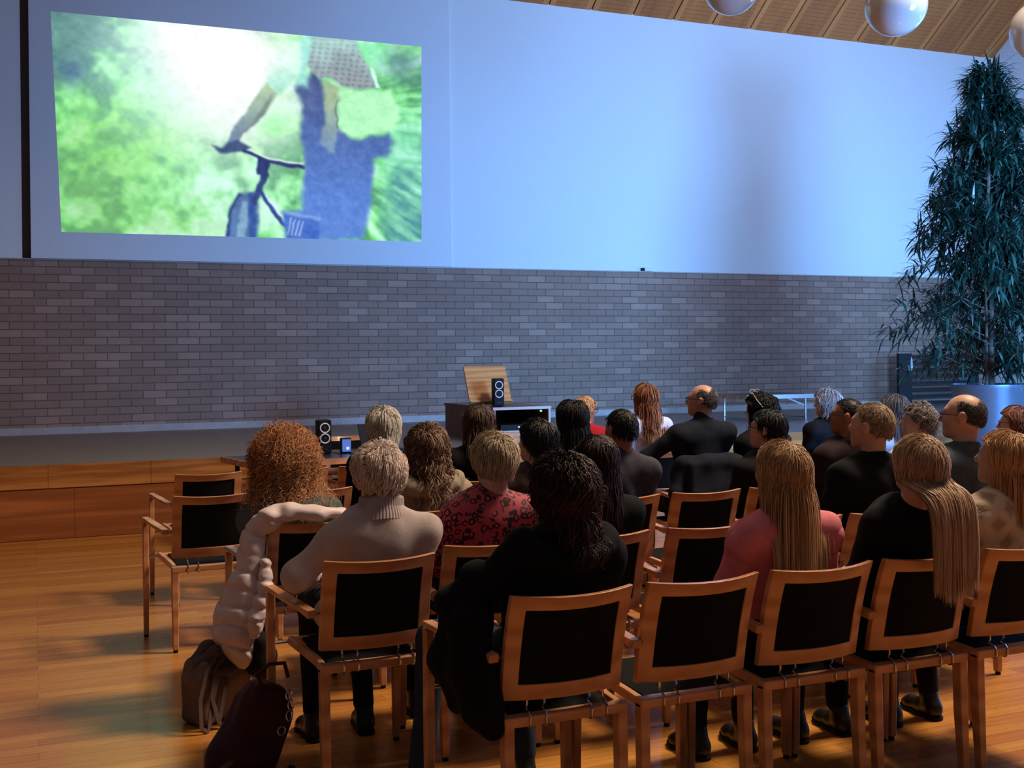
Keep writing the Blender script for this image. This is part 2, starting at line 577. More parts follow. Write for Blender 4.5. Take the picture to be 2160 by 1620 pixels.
    poly(wheel, .015, (70, 92, 150), (74, 110, 175), .9, .78, 1)
    poly([(.477, .829), (.495, .828), (.482, 1.005), (.455, 1.006)], .008, (150, 190, 210), None, .7)
    line([(.466, .8), (.444, .87), (.432, 1.0)], .008, (40, 60, 120), .01)
    line([(.5, .8), (.502, 1.0)], .016, (55, 85, 160), .01)
    line([(.534, .707), (.51, .827)], .016, (50, 66, 125), .006)
    poly([(.521, .61), (.558, .616), (.546, .706), (.516, .699)], .006, (44, 56, 112))
    line([(.53, .786), (.566, .882), (.615, .985)], .009, (46, 66, 140), .005)
    line([(.541, .792), (.582, .887), (.619, .978)], .004, (215, 235, 255), .004)
    line([(.484, .587), (.554, .623), (.646, .651)], .01, (44, 56, 110), .005)
    line([(.488, .580), (.558, .612), (.646, .636)], .004, (235, 245, 245), .004)
    vest = [(.627, .254), (.677, .174), (.704, .217), (.714, .322), (.745, .439), (.788, .488), (.812, .493), (.901, .455), (.913, .495), (.896, .572), (.856, .59), (.847, .802), (.817, 1.001), (.596, 1.012), (.589, .88), (.644, .857), (.644, .824), (.65, .624), (.647, .557), (.636, .492), (.648, .424), (.645, .331)]
    poly(vest, .02, (72, 86, 134), (92, 132, 212), 1, .2, .8)
    blend(blob(.69, .33, .05, .1) * n, (120, 130, 170), .5)
    poly([(.589, .874), (.69, .9), (.689, 1.008), (.6, .999)], .008, (72, 112, 200))
    line([(.59, .872), (.69, .9)], .009, (130, 165, 225), .008)
    for q in range(4):
        line([(.612 + q * .012, .9 + q * .006), (.602 + q * .01, .985)], .003, (185, 205, 240), .003)
    poly([(.706, .216), (.754, .236), (.749, .425), (.74, .575), (.72, .57), (.697, .525), (.714, .376)], .012, (165, 185, 150), (110, 140, 190), 1, .3, .6)
    poly([(.754, .243), (.825, .243), (.902, .236), (.938, .32), (.921, .432), (.82, .482), (.78, .476), (.749, .425)], .02, (178, 245, 190), (190, 255, 200), .95)
    line([(.748, .311), (.746, .439)], .004, (110, 130, 110))
    poly([(.644, -.03), (.686, -.03), (.666, .155), (.661, .256), (.627, .248), (.643, .139)], .02, (165, 235, 222), (150, 220, 200), .95)
    poly([(.682, -.02), (.795, -.03), (.822, .063), (.842, .122), (.857, .228), (.825, .24), (.766, .235), (.727, .2), (.696, .204), (.666, .142)], .012, (165, 205, 200), (142, 152, 160), 1, 0, .2)
    weave = (.5 + .5 * np.sin(u * 330 + v * 40)) * (.5 + .5 * np.sin(v * 260))
    poly([(.74, .05), (.815, .08), (.85, .2), (.825, .235), (.766, .23), (.73, .17)], .02, (135, 145, 152), None, .5)
    capm = sstep(.01, -.01, pdist([(.682, .013), (.795, .004), (.822, .063), (.842, .122), (.857, .228), (.825, .24), (.766, .235), (.727, .2), (.696, .204), (.666, .142)]))
    img[:] = img - (capm * (weave - .4) * 34)[..., None]
    poly([(.846, .13), (.856, .13), (.872, .225), (.86, .23)], .006, (210, 250, 240))
    poly([(.59, .127), (.651, .125), (.627, .228), (.584, .3), (.544, .246)], .02, (236, 255, 248), (150, 225, 200), .85, .12, .3)
    poly([(.548, .246), (.581, .294), (.557, .363), (.538, .411), (.511, .46), (.485, .503), (.466, .55), (.434, .573), (.46, .473), (.502, .363), (.521, .309)], .009, (178, 205, 165), (112, 132, 165), 1, .26, .56)
    poly([(.565, .30), (.555, .36), (.535, .411), (.485, .503), (.455, .56), (.50, .47), (.53, .38)], .012, (104, 112, 112), None, .6)
    poly([(.392, .565), (.418, .575), (.466, .537), (.503, .566), (.484, .591), (.414, .607)], .01, (52, 66, 112), None, .9)
    img[:] = img + ((vnoise(u0 * 55, v0_ * 34, 21) - .5) * 15 + (vnoise(u0 * 120, v0_ * 80, 22) - .5) * 14)[..., None]
    sm = img.copy()
    for ax in (0, 1):
        sm = (np.roll(sm, 1, ax) + 3 * sm + np.roll(sm, -1, ax)) / 5
    img[1:-1, 1:-1] = sm[1:-1, 1:-1]
    u, v = u0, v0_
    img2 = np.clip(img, 0, 255) / 255.0
    lin = np.where(img2 <= .04045, img2 / 12.92, ((img2 + .055) / 1.055) ** 2.4)
    a = np.concatenate([lin, np.ones((H, W, 1))], 2)
    TL, TR, BR, BL = np.array([.23, 6.03]), np.array([5.16, 6.05]), np.array([5.13, 3.25]), np.array([.33, 3.24])
    P = (TL * (1 - u)[..., None] + TR * u[..., None]) * (1 - v)[..., None] + (BL * (1 - u)[..., None] + BR * u[..., None]) * v[..., None]
    V = np.stack([P[..., 0], np.full(u.shape, -.0705), P[..., 1]], -1).reshape(-1, 3)
    i = np.arange((H - 1) * W).reshape(H - 1, W)[:, :-1].ravel()
    Fq = np.stack([i, i + W, i + W + 1, i + 1], 1)
    m, nt, b = new_mat('projected_light')
    at = N(nt, 'ShaderNodeAttribute', attribute_name='picture')
    nt.links.new(at.outputs['Color'], b.inputs['Emission Color'])
    b.inputs['Emission Strength'].default_value = 1.05
    b.inputs['Base Color'].default_value = (.02, .02, .02, 1)
    b.inputs['Roughness'].default_value = .8
    b.inputs['Specular IOR Level'].default_value = .05
    o = np_mesh('projected_picture', V, Fq, m, panel, attrs={'picture': a.reshape(-1, 4)})
    o['label'] = 'bright green and white blurred film picture of a figure pushing a bicycle'
picture()

# ------------------------------------------------------------------ stacking armchair
def back_curve(s, t):
    """point of the back frame: s in -1..1 across, t in 0..1 upwards"""
    x = s * .212
    z = .512 + t * .34 + .010 * t * (s * s)
    y = .035 - .07 * t - .03 * t * t * t - .042 * (1 - s * s)
    return Vector((x, y, z))

def make_chair(end):
    r = thing('stacking_armchair', '', 'chair')
    n = 14
    fr = MB()
    fw = .021      # half thickness of the rails in the plane of the back
    th = .013
    def quadring(sin, tin, sout, tout):
        pass
    # outer and inner loops of the frame, swept as a mitred rectangle
    S = [-1 + 2 * i / n for i in range(n + 1)]
    so, si, to, ti0, ti1 = 1.0, .77, (0.0, 1.0), .155, .868
    outer = [(s, 0.0) for s in S] + [(1.0, t) for t in [j / 8 for j in range(1, 8)]] + [(s, 1.0) for s in reversed(S)] + [(-1.0, 1 - j / 8) for j in range(1, 8)]
    inner = []
    for (s, t) in outer:
        inner.append((s * si, ti0 + (ti1 - ti0) * t))
    vs = []
    for (s, t) in outer + inner:
        p = back_curve(s, t)
        vs.append(p + Vector((0, -th, 0)))
    for (s, t) in outer + inner:
        p = back_curve(s, t)
        vs.append(p + Vector((0, th, 0)))
    m = len(outer)
    fs = []
    for i in range(m):
        j = (i + 1) % m
        fs.append((i, j, m + j, m + i))
        fs.append((2 * m + j, 2 * m + i, 3 * m + i, 3 * m + j))
        fs.append((j, i, 2 * m + i, 2 * m + j))
        fs.append((m + i, m + j, 3 * m + j, 3 * m + i))
    fr.add(vs, fs)
    fr.build('back_frame', M['chair_wood'], r, bevel=.004)
    # upholstered panel, front and back skins
    pn = MB()
    K = 10
    vs = []
    for side in (-1, 1):
        for j in range(K + 1):
            for i in range(K + 1):
                s = (-1 + 2 * i / K) * .78
                t = .15 + .725 * j / K
                e = min(1, 4 * min(i, K - i, j, K - j) / K)
                vs.append(back_curve(s, t) + Vector((0, side * (.006 + .007 * e), 0)))
    fs = []
    q = (K + 1) ** 2
    for j in range(K):
        for i in range(K):
            a = j * (K + 1) + i
            fs.append((a, a + 1, a + K + 2, a + K + 1))
            fs.append((q + a + 1, q + a, q + a + K + 1, q + a + K + 2))
    pn.add(vs, fs)
    pn.build('back_panel', M['chair_black'], r, smooth=True)
    # legs
    for sx in (-1, 1):
        lg = MB()
        x = sx * .2
        lg.sweep([(x, -.012, .014), (x, 0.0, .25), (x, .004, .455)], [.03, .036, .036], [.034, .044, .046], up=(0, 1, 0))
        o = lg.build('leg', M['chair_wood'], r, bevel=.006)
        ft = MB().lathe([(0, 0), (.013, 0), (.013, .016), (0, .016)], 10, (x, -.012, 0))
        ft.build('foot_cap', M['black'], o)
    flx = -.315 if end else -.2375
    for x in (flx, .205):
        lg = MB()
        tz = .665 if x < 0 else .44
        lg.sweep([(x, .435, .014), (x, .43, .3), (x, .425, tz)], [.028, .032, .032], [.034, .044, .046], up=(0, 1, 0))
        o = lg.build('leg', M['chair_wood'], r, bevel=.006)
        MB().lathe([(0, 0), (.013, 0), (.013, .016), (0, .016)], 10, (x, .435, 0)).build('foot_cap', M['black'], o)
    # seat frame: rear rail, side rails that dip, front rail
    sf = MB()
    sf.sweep([(-.218, 0, .452), (.218, 0, .452)], .044, .034)
    xf = -.235 if end else -.205
    for sx, xr, xfr in ((-1, -.2, xf), (1, .2, .2)):
        sf.sweep([(xr, .0, .45), (xr * .99 + xfr * .01, .1, .455), ((xr + xfr) / 2, .26, .462), (xfr, .43, .466)], .026, .034)
    sf.sweep([(xf, .425, .46), (.2, .425, .46)], .03, .034)
    sf.build('seat_frame', M['chair_wood'], r, bevel=.006)
    # cushion
    cs = MB()
    K = 10
    vs = []
    for lay in (0, 1):
        for j in range(K + 1):
            for i in range(K + 1):
                a = -1 + 2 * i / K
                b = j / K
                xx = a * .175 + (xf + .2) / 2 * b
                yy = .03 + .405 * b
                e = min(1, 3.5 * min(i, K - i, j, K - j) / K)
                vs.append((xx, yy, (.452 + .012 * b) + (.012 + .012 * math.sqrt(e) if lay else 0)))
    fs = []
    q = (K + 1) ** 2
    for j in range(K):
        for i in range(K):
            a = j * (K + 1) + i
            fs.append((q + a, q + a + 1, q + a + K + 2, q + a + K + 1))
            fs.append((a + 1, a, a + K + 1, a + K + 2))
    ed = [i for i in range(K + 1)] + [(j + 1) * (K + 1) - 1 for j in range(1, K + 1)] + [K * (K + 1) + i for i in range(K - 1, -1, -1)] + [j * (K + 1) for j in range(K - 1, 0, -1)]
    for a, b in zip(ed, ed[1:] + ed[:1]):
        fs.append((a, b, q + b, q + a))
    cs.add(vs, fs)
    cs.build('seat', M['chair_black'], r, smooth=True)
    # armrest(s)
    if end:
        pts = [(-.245, -.01, .658), (-.255, .06, .664), (-.285, .22, .676), (-.315, .44, .682)]
    else:
        pts = [(-.2375, -.035, .655), (-.2375, .06, .664), (-.2375, .22, .676), (-.2375, .44, .682)]
    am = MB()
    am.sweep(pts, [.036, .042, .046, .04], [.03, .022, .02, .022])
    am.build('armrest', M['chair_wood'], r, bevel=.005)
    MB().tube([(pts[0][0] + .01, pts[0][1] + .01, .656), (-.2, pts[0][1] + .03, .656)], .006).build('spacer_pin', M['chrome'], r, smooth=True)
    MB().tube([(flx, .43, .462), (xf, .43, .462)], .008).build('spacer_pin', M['chrome'], r, smooth=True)
    # bent wire hooks joining seat rail and back
    for hx in (-.13, -.075, .085, .14):
        y0 = .035 - .042 * (1 - (hx / .212) ** 2)
        pts = [(hx, y0 + .002, .53), (hx, y0 - .004, .50), (hx, .012, .482), (hx, -.012, .476), (hx, -.026, .463), (hx, -.026, .444), (hx, -.016, .432), (hx, -.002, .43)]
        MB().tube(pts, .0042, 6).build('wire_hook', M['chrome'], r, smooth=True)
    return r

def copy_tree(o, parent=None):
    c = o.copy()
    COL.objects.link(c)
    if parent:
        c.parent = parent
    for ch in o.children:
        copy_tree(ch, c)
    return c

proto_end = make_chair(True)
proto_mid = make_chair(False)
used = set()
def chair(x, y, label, group, end=False, rz=0.0):
    p = proto_end if end else proto_mid
    o = p if p.name not in used else copy_tree(p)
    used.add(p.name)
    o.location = (x, y, 0)
    o.rotation_euler = (0, 0, rz)
    o['label'] = label
    o['group'] = group
    return o

RA, RB, RC, RD, RE = 3.30, 4.28, 5.34, 6.46, 7.68
G = 'wooden armchairs in rows facing the screen'
wch = 'beech armchair with black back '
chair(1.555, RA, wch + 'under the woman in the big black coat', G, True)
chair(2.038, RA, wch + 'standing empty right of the black coated woman, nearest row', G)
chair(2.52, RA, wch + 'under the woman in the pink blazer', G)
chair(3.0, RA, wch + 'with very long blonde hair hanging over it', G)
chair(3.485, RA, wch + 'under the woman in cream cable knit', G)
chair(1.175, RB - .13, wch + 'under the white haired woman in a turtleneck', G, True)
chair(1.685, RB, wch + 'under the woman in a red leopard blouse', G)
chair(2.175, RB, wch + 'under the dark auburn haired woman in black', G)
chair(2.695, RB, wch + 'standing empty left of the pink blazer', G)
chair(3.18, RB, wch + 'mostly hidden in front of the pink blazered woman', G)
chair(3.66, RB, wch + 'under the short haired man in black jacket', G)
chair(4.18, RB, wch + 'under the bald man in the slate shirt', G)
chair(1.175, RC - .13, wch + 'with a pale puffer jacket hung on its corner', G, True)
chair(1.74, RC, wch + 'under the curly haired woman with beige coat', G)
chair(2.33, RC, wch + 'under the black haired woman in patterned brown', G)
chair(2.845, RC, wch + 'under the man in the slate sweater', G)
chair(3.35, RC, wch + 'standing empty in front of the navy jacket on a chair', G)
chair(3.84, RC, wch + 'under the short black haired woman in black jacket', G)
chair(4.36, RC, wch + 'under the black haired man with white earpiece glasses', G)
chair(4.9, RC, wch + 'under the curly grey haired woman in pale blue', G)
chair(5.72, RC, wch + 'under the woman with a red brown bun', G)
chair(.895, RD, wch + 'empty at the left end, nearer of two empty end chairs', G, True)
chair(1.465, RD, wch + 'standing empty ahead of the frizzy red haired woman', G)
chair(1.95, RD, wch + 'under the woman with a silver blonde bob', G)
chair(2.5, RD, wch + 'under the brown haired woman before the cabinet', G)
chair(3.1, RD, wch + 'under the woman with smooth black hair', G)
chair(4.1, RD, wch + 'with navy jacket, under the balding man', G)
chair(4.65, RD, wch + 'under the woman with sunglasses on her curls', G)
chair(5.8, RD, wch + 'under the ash grey long haired woman', G)
chair(1.04, RE, wch + 'empty at the left end, farther of two empty end chairs', G, True)
chair(1.62, RE, wch + 'empty just before the dark table, left of its pair', G)
chair(2.12, RE, wch + 'empty just before the dark table, right of its pair', G)
chair(3.87, RE, wch + 'under the blond child with glasses', G)
chair(4.44, RE, wch + 'under the long wavy auburn haired woman in white', G)
chair(6.2, RE, wch + 'under the wavy grey haired woman in black', G)
chair(2.72, 10.55, wch + 'facing the audience behind the dark table', G, False, math.pi)

# ------------------------------------------------------------------ distance-field modelling
class SDF:
    def __init__(s, lo, hi, h):
        s.h = h
        s.lo = np.asarray(lo, np.float32)
        n = np.ceil((np.asarray(hi) - s.lo) / h).astype(int) + 1
        s.ax = [s.lo[i] + h * np.arange(n[i], dtype=np.float32) for i in range(3)]
        s.f = np.full(tuple(n), .2, np.float32)
    def _block(s, lo, hi):
        sl = []
        for i in range(3):
            a = max(0, int((lo[i] - s.lo[i]) / s.h))
            b = min(s.f.shape[i], int((hi[i] - s.lo[i]) / s.h) + 2)
            if b <= a:
                return None, None
            sl.append(slice(a, b))
        X = s.ax[0][sl[0]][:, None, None]
        Y = s.ax[1][sl[1]][None, :, None]
        Z = s.ax[2][sl[2]][None, None, :]
        return tuple(sl), (X, Y, Z)
    def _mix(s, sl, d, k, sub=False):
        f = s.f[sl]
        if sub:
            s.f[sl] = np.maximum(f, -d)
        elif k <= 0:
            s.f[sl] = np.minimum(f, d)
        else:
            hh = np.maximum(k - np.abs(f - d), 0) / k
            s.f[sl] = np.minimum(f, d) - hh * hh * k * .25
    def cap(s, a, b, r1, r2=None, k=.03, sub=False):
        r2 = r1 if r2 is None else r2
        a = np.asarray(a, float); b = np.asarray(b, float)
        R = max(r1, r2) + k + .05
        sl, g = s._block(np.minimum(a, b) - R, np.maximum(a, b) + R)
        if sl is None:
            return s
        ab = b - a
        L = float(ab @ ab) + 1e-9
        t = np.clip(((g[0] - a[0]) * ab[0] + (g[1] - a[1]) * ab[1] + (g[2] - a[2]) * ab[2]) / L, 0, 1)
        d = np.sqrt((g[0] - a[0] - t * ab[0]) ** 2 + (g[1] - a[1] - t * ab[1]) ** 2 + (g[2] - a[2] - t * ab[2]) ** 2) - (r1 + (r2 - r1) * t)
        s._mix(sl, d.astype(np.float32), k, sub)
        return s
    def chain(s, pts, rs, k=.03):
        for i in range(len(pts) - 1):
            s.cap(pts[i], pts[i + 1], rs[i], rs[i + 1], k)
        return s
    def ell(s, c, r, R=None, k=.03, sub=False):
        c = np.asarray(c, float); r = np.asarray(r, float)
        m = max(r) + k + .05
        sl, g = s._block(c - m, c + m)
        if sl is None:
            return s
        p = [g[0] - c[0], g[1] - c[1], g[2] - c[2]]
        if R is not None:
            p = [R[0][i] * p[0] + R[1][i] * p[1] + R[2][i] * p[2] for i in range(3)]
        k0 = np.sqrt((p[0] / r[0]) ** 2 + (p[1] / r[1]) ** 2 + (p[2] / r[2]) ** 2)
        k1 = np.sqrt((p[0] / r[0] ** 2) ** 2 + (p[1] / r[1] ** 2) ** 2 + (p[2] / r[2] ** 2) ** 2) + 1e-6
        d = np.where(k0 > 1e-4, k0 * (k0 - 1) / k1, -min(r))
        s._mix(sl, d.astype(np.float32), k, sub)
        return s
    def box(s, c, hs, rr=.01, R=None, k=.0, sub=False):
        c = np.asarray(c, float)
        m = float(np.linalg.norm(hs)) + k + .05
        sl, g = s._block(c - m, c + m)
        if sl is None:
            return s
        p = [g[0] - c[0], g[1] - c[1], g[2] - c[2]]
        if R is not None:
            p = [R[0][i] * p[0] + R[1][i] * p[1] + R[2][i] * p[2] for i in range(3)]
        q = [np.abs(p[i]) - (hs[i] - rr) for i in range(3)]
        d = np.sqrt(np.maximum(q[0], 0) ** 2 + np.maximum(q[1], 0) ** 2 + np.maximum(q[2], 0) ** 2) + np.minimum(np.maximum(q[0], np.maximum(q[1], q[2])), 0) - rr
        s._mix(sl, d.astype(np.float32), k, sub)
        return s
    def grid(s):
        return s.ax[0][:, None, None], s.ax[1][None, :, None], s.ax[2][None, None, :]
    def cut_above(s, z, soft=0):
        s.f = np.maximum(s.f, s.ax[2][None, None, :] - z)
        return s
    def cut_below(s, z):
        s.f = np.maximum(s.f, z - s.ax[2][None, None, :])
        return s
    def folds(s, amp, seed=0, freq=26.0):
        r = np.random.default_rng(seed)
        X, Y, Z = s.grid()
        e = 0
        for i in range(3):
            d = r.normal(size=3) * np.array([1, 1, .8])
            d = d / np.linalg.norm(d) * freq * (1 + .7 * i)
            d2 = r.normal(size=3) * 9
            e = e + np.sin(d[0] * X + d[1] * Y + d[2] * Z + r.random() * 6 + 1.2 * np.sin(d2[0] * X + d2[1] * Y + d2[2] * Z)) / (1 + .6 * i)
        s.f = s.f + (amp * e).astype(np.float32)
        return s
    def mesh(s):
        f = s.f
        h = s.h
        ins = f < 0
        nx, ny, nz = f.shape
        def cc(A, dx, dy, dz):
            return A[dx:nx - 1 + dx, dy:ny - 1 + dy, dz:nz - 1 + dz]
        cnt = np.zeros((nx - 1, ny - 1, nz - 1), np.uint8)
        cs = [(dx, dy, dz) for dx in (0, 1) for dy in (0, 1) for dz in (0, 1)]
        for c in cs:
            cnt += cc(ins, *c)
        act = (cnt > 0) & (cnt < 8)
        I = np.argwhere(act)
        n = len(I)
        vid = np.full(act.shape, -1, np.int32)
        vid[act] = np.arange(n)
        fv = np.stack([f[I[:, 0] + c[0], I[:, 1] + c[1], I[:, 2] + c[2]] for c in cs], 1)
        acc = np.zeros((n, 3)); num = np.zeros(n)
        for a in range(8):
            for b in range(a + 1, 8):
                ca, cb = np.array(cs[a]), np.array(cs[b])
                if np.abs(ca - cb).sum() != 1:
                    continue
                m = (fv[:, a] < 0) != (fv[:, b] < 0)
                t = fv[m, a] / (fv[m, a] - fv[m, b])
                acc[m] += ca + t[:, None] * (cb - ca)
                num[m] += 1
        V = (I + acc / num[:, None]) * h + s.lo
        Q = []
        for ax in range(3):
            o1, o2 = (ax + 1) % 3, (ax + 2) % 3
            sa = [slice(None)] * 3; sb = [slice(None)] * 3
            sa[ax] = slice(0, -1); sb[ax] = slice(1, None)
            A = ins[tuple(sa)]; B = ins[tuple(sb)]
            E = np.argwhere(A != B)
            E = E[(E[:, o1] > 0) & (E[:, o2] > 0) & (E[:, o1] < f.shape[o1] - 1) & (E[:, o2] < f.shape[o2] - 1)]
            flip = ins[E[:, 0], E[:, 1], E[:, 2]]
            def vv(d1, d2):
                e = E.copy()
                e[:, o1] -= d1; e[:, o2] -= d2
                return vid[e[:, 0], e[:, 1], e[:, 2]]
            q = np.stack([vv(1, 1), vv(0, 1), vv(0, 0), vv(1, 0)], 1)
            q[~flip] = q[~flip][:, ::-1]
            Q.append(q)
        return V, np.concatenate(Q)
    def build(s, name, mat, parent=None, attrs=None):
        V, Q = s.mesh()
        return np_mesh(name, V, Q, mat, parent)

def rotm(yaw=0, pitch=0, roll=0):
    """columns are the local axes; yaw left positive, pitch up positive"""
    return np.array((Matrix.Rotation(yaw, 3, 'Z') @ Matrix.Rotation(pitch, 3, 'X') @ Matrix.Rotation(roll, 3, 'Y')))

# ------------------------------------------------------------------ people
def H3(r, g, b):
    return srgb(r, g, b)
HM = {
    'red': hair_mat('hair_copper', H3(120, 72, 42), H3(190, 130, 86), H3(230, 184, 142), .5),
    'white': hair_mat('hair_white_blonde', H3(170, 146, 132), H3(230, 212, 200), H3(250, 240, 234), .4),
    'darkbrown': hair_mat('hair_dark_brown', H3(14, 8, 7), H3(44, 26, 22), H3(86, 54, 42), .4),
    'auburn': hair_mat('hair_dark_auburn', H3(14, 7, 6), H3(40, 18, 16), H3(66, 32, 28), .4),
    'blonde': hair_mat('hair_honey_blonde', H3(112, 80, 54), H3(186, 146, 106), H3(232, 198, 156), .36),
    'longblonde': hair_mat('hair_ash_blonde', H3(112, 86, 66), H3(184, 150, 120), H3(230, 200, 172), .36),
    'strawberry': hair_mat('hair_strawberry', H3(132, 92, 58), H3(202, 156, 112), H3(236, 196, 150), .36),
    'greyblonde': hair_mat('hair_grey_blonde', H3(92, 76, 60), H3(176, 156, 130), H3(222, 206, 178), .38),
    'bob': hair_mat('hair_silver_blonde', H3(120, 112, 100), H3(196, 190, 180), H3(236, 232, 226), .34),
    'curlbrown': hair_mat('hair_brown_highlights', H3(44, 28, 20), H3(112, 82, 64), H3(196, 166, 142), .4),
    'brown': hair_mat('hair_mid_brown', H3(34, 22, 18), H3(74, 54, 46), H3(120, 94, 82), .36),
    'black': hair_mat('hair_black', H3(5, 5, 6), H3(17, 16, 18), H3(48, 46, 50), .34),
    'longred': hair_mat('hair_red_brown', H3(70, 34, 18), H3(138, 82, 50), H3(206, 152, 108), .38),
    'grey': hair_mat('hair_grey', H3(64, 60, 60), H3(132, 126, 126), H3(196, 192, 194), .4),
    'darkgrey': hair_mat('hair_salt_pepper', H3(30, 27, 27), H3(78, 72, 72), H3(136, 130, 132), .45),
    'sandgrey': hair_mat('hair_sandy_grey', H3(84, 66, 50), H3(150, 124, 100), H3(206, 186, 162), .45),
    'rustbrown': hair_mat('hair_rust_brown', H3(60, 30, 20), H3(118, 70, 50), H3(160, 106, 80), .38),
}

def unit(v):
    return v / (np.linalg.norm(v, axis=-1, keepdims=True) + 1e-9)

def tubes(P, r, tone, flat=.6, sides=3):
    """P (n,k,3) centre lines -> tube mesh arrays"""
    n, k, _ = P.shape
    T = np.gradient(P, axis=1)
    T = unit(T)
    ref = np.zeros_like(T); ref[..., 1] = 1
    ref[..., 0] = .3
    S = unit(np.cross(T, ref))
    U = np.cross(S, T)
    s = np.linspace(0, 1, k)
    prof = np.minimum(1, .5 + s * 5) * np.clip(1.15 - s ** 3, .12, 1)
    rr = (np.asarray(r).reshape(-1, 1) * prof[None, :])[..., None]
    rings = []
    for a in range(sides):
        t = 2 * math.pi * a / sides
        rings.append(P + S * rr * math.cos(t) + U * rr * math.sin(t) * flat)
    V = np.stack(rings, 2).reshape(-1, 3)
    base = (np.arange(n) * k * sides)[:, None, None] + (np.arange(k - 1) * sides)[None, :, None]
    a = np.arange(sides)[None, None, :]
    b = (np.arange(sides)[None, None, :] + 1) % sides
    F = np.stack([base + a, base + b, base + sides + b, base + sides + a], -1).reshape(-1, 4)
    tn = np.repeat(tone.reshape(n, -1) if tone.ndim > 1 else np.repeat(tone[:, None], k, 1), sides, axis=1).reshape(-1)
    return V, F, tn

HR = np.array([.077, .096, .092])      # skull radii

def hairline(u, style):
    z = np.interp(u[:, 1], [-1, -.55, -.1, .12, .35, .6, 1], [-.66, -.62, -.38, .02, .42, .66, .72])
    m = u[:, 2] > z
    if style == 'bald':
        m &= ~((u[:, 2] > .52) & (u[:, 1] > -.62) & (np.abs(u[:, 0]) < .75))
        m &= u[:, 1] < .25
    return m

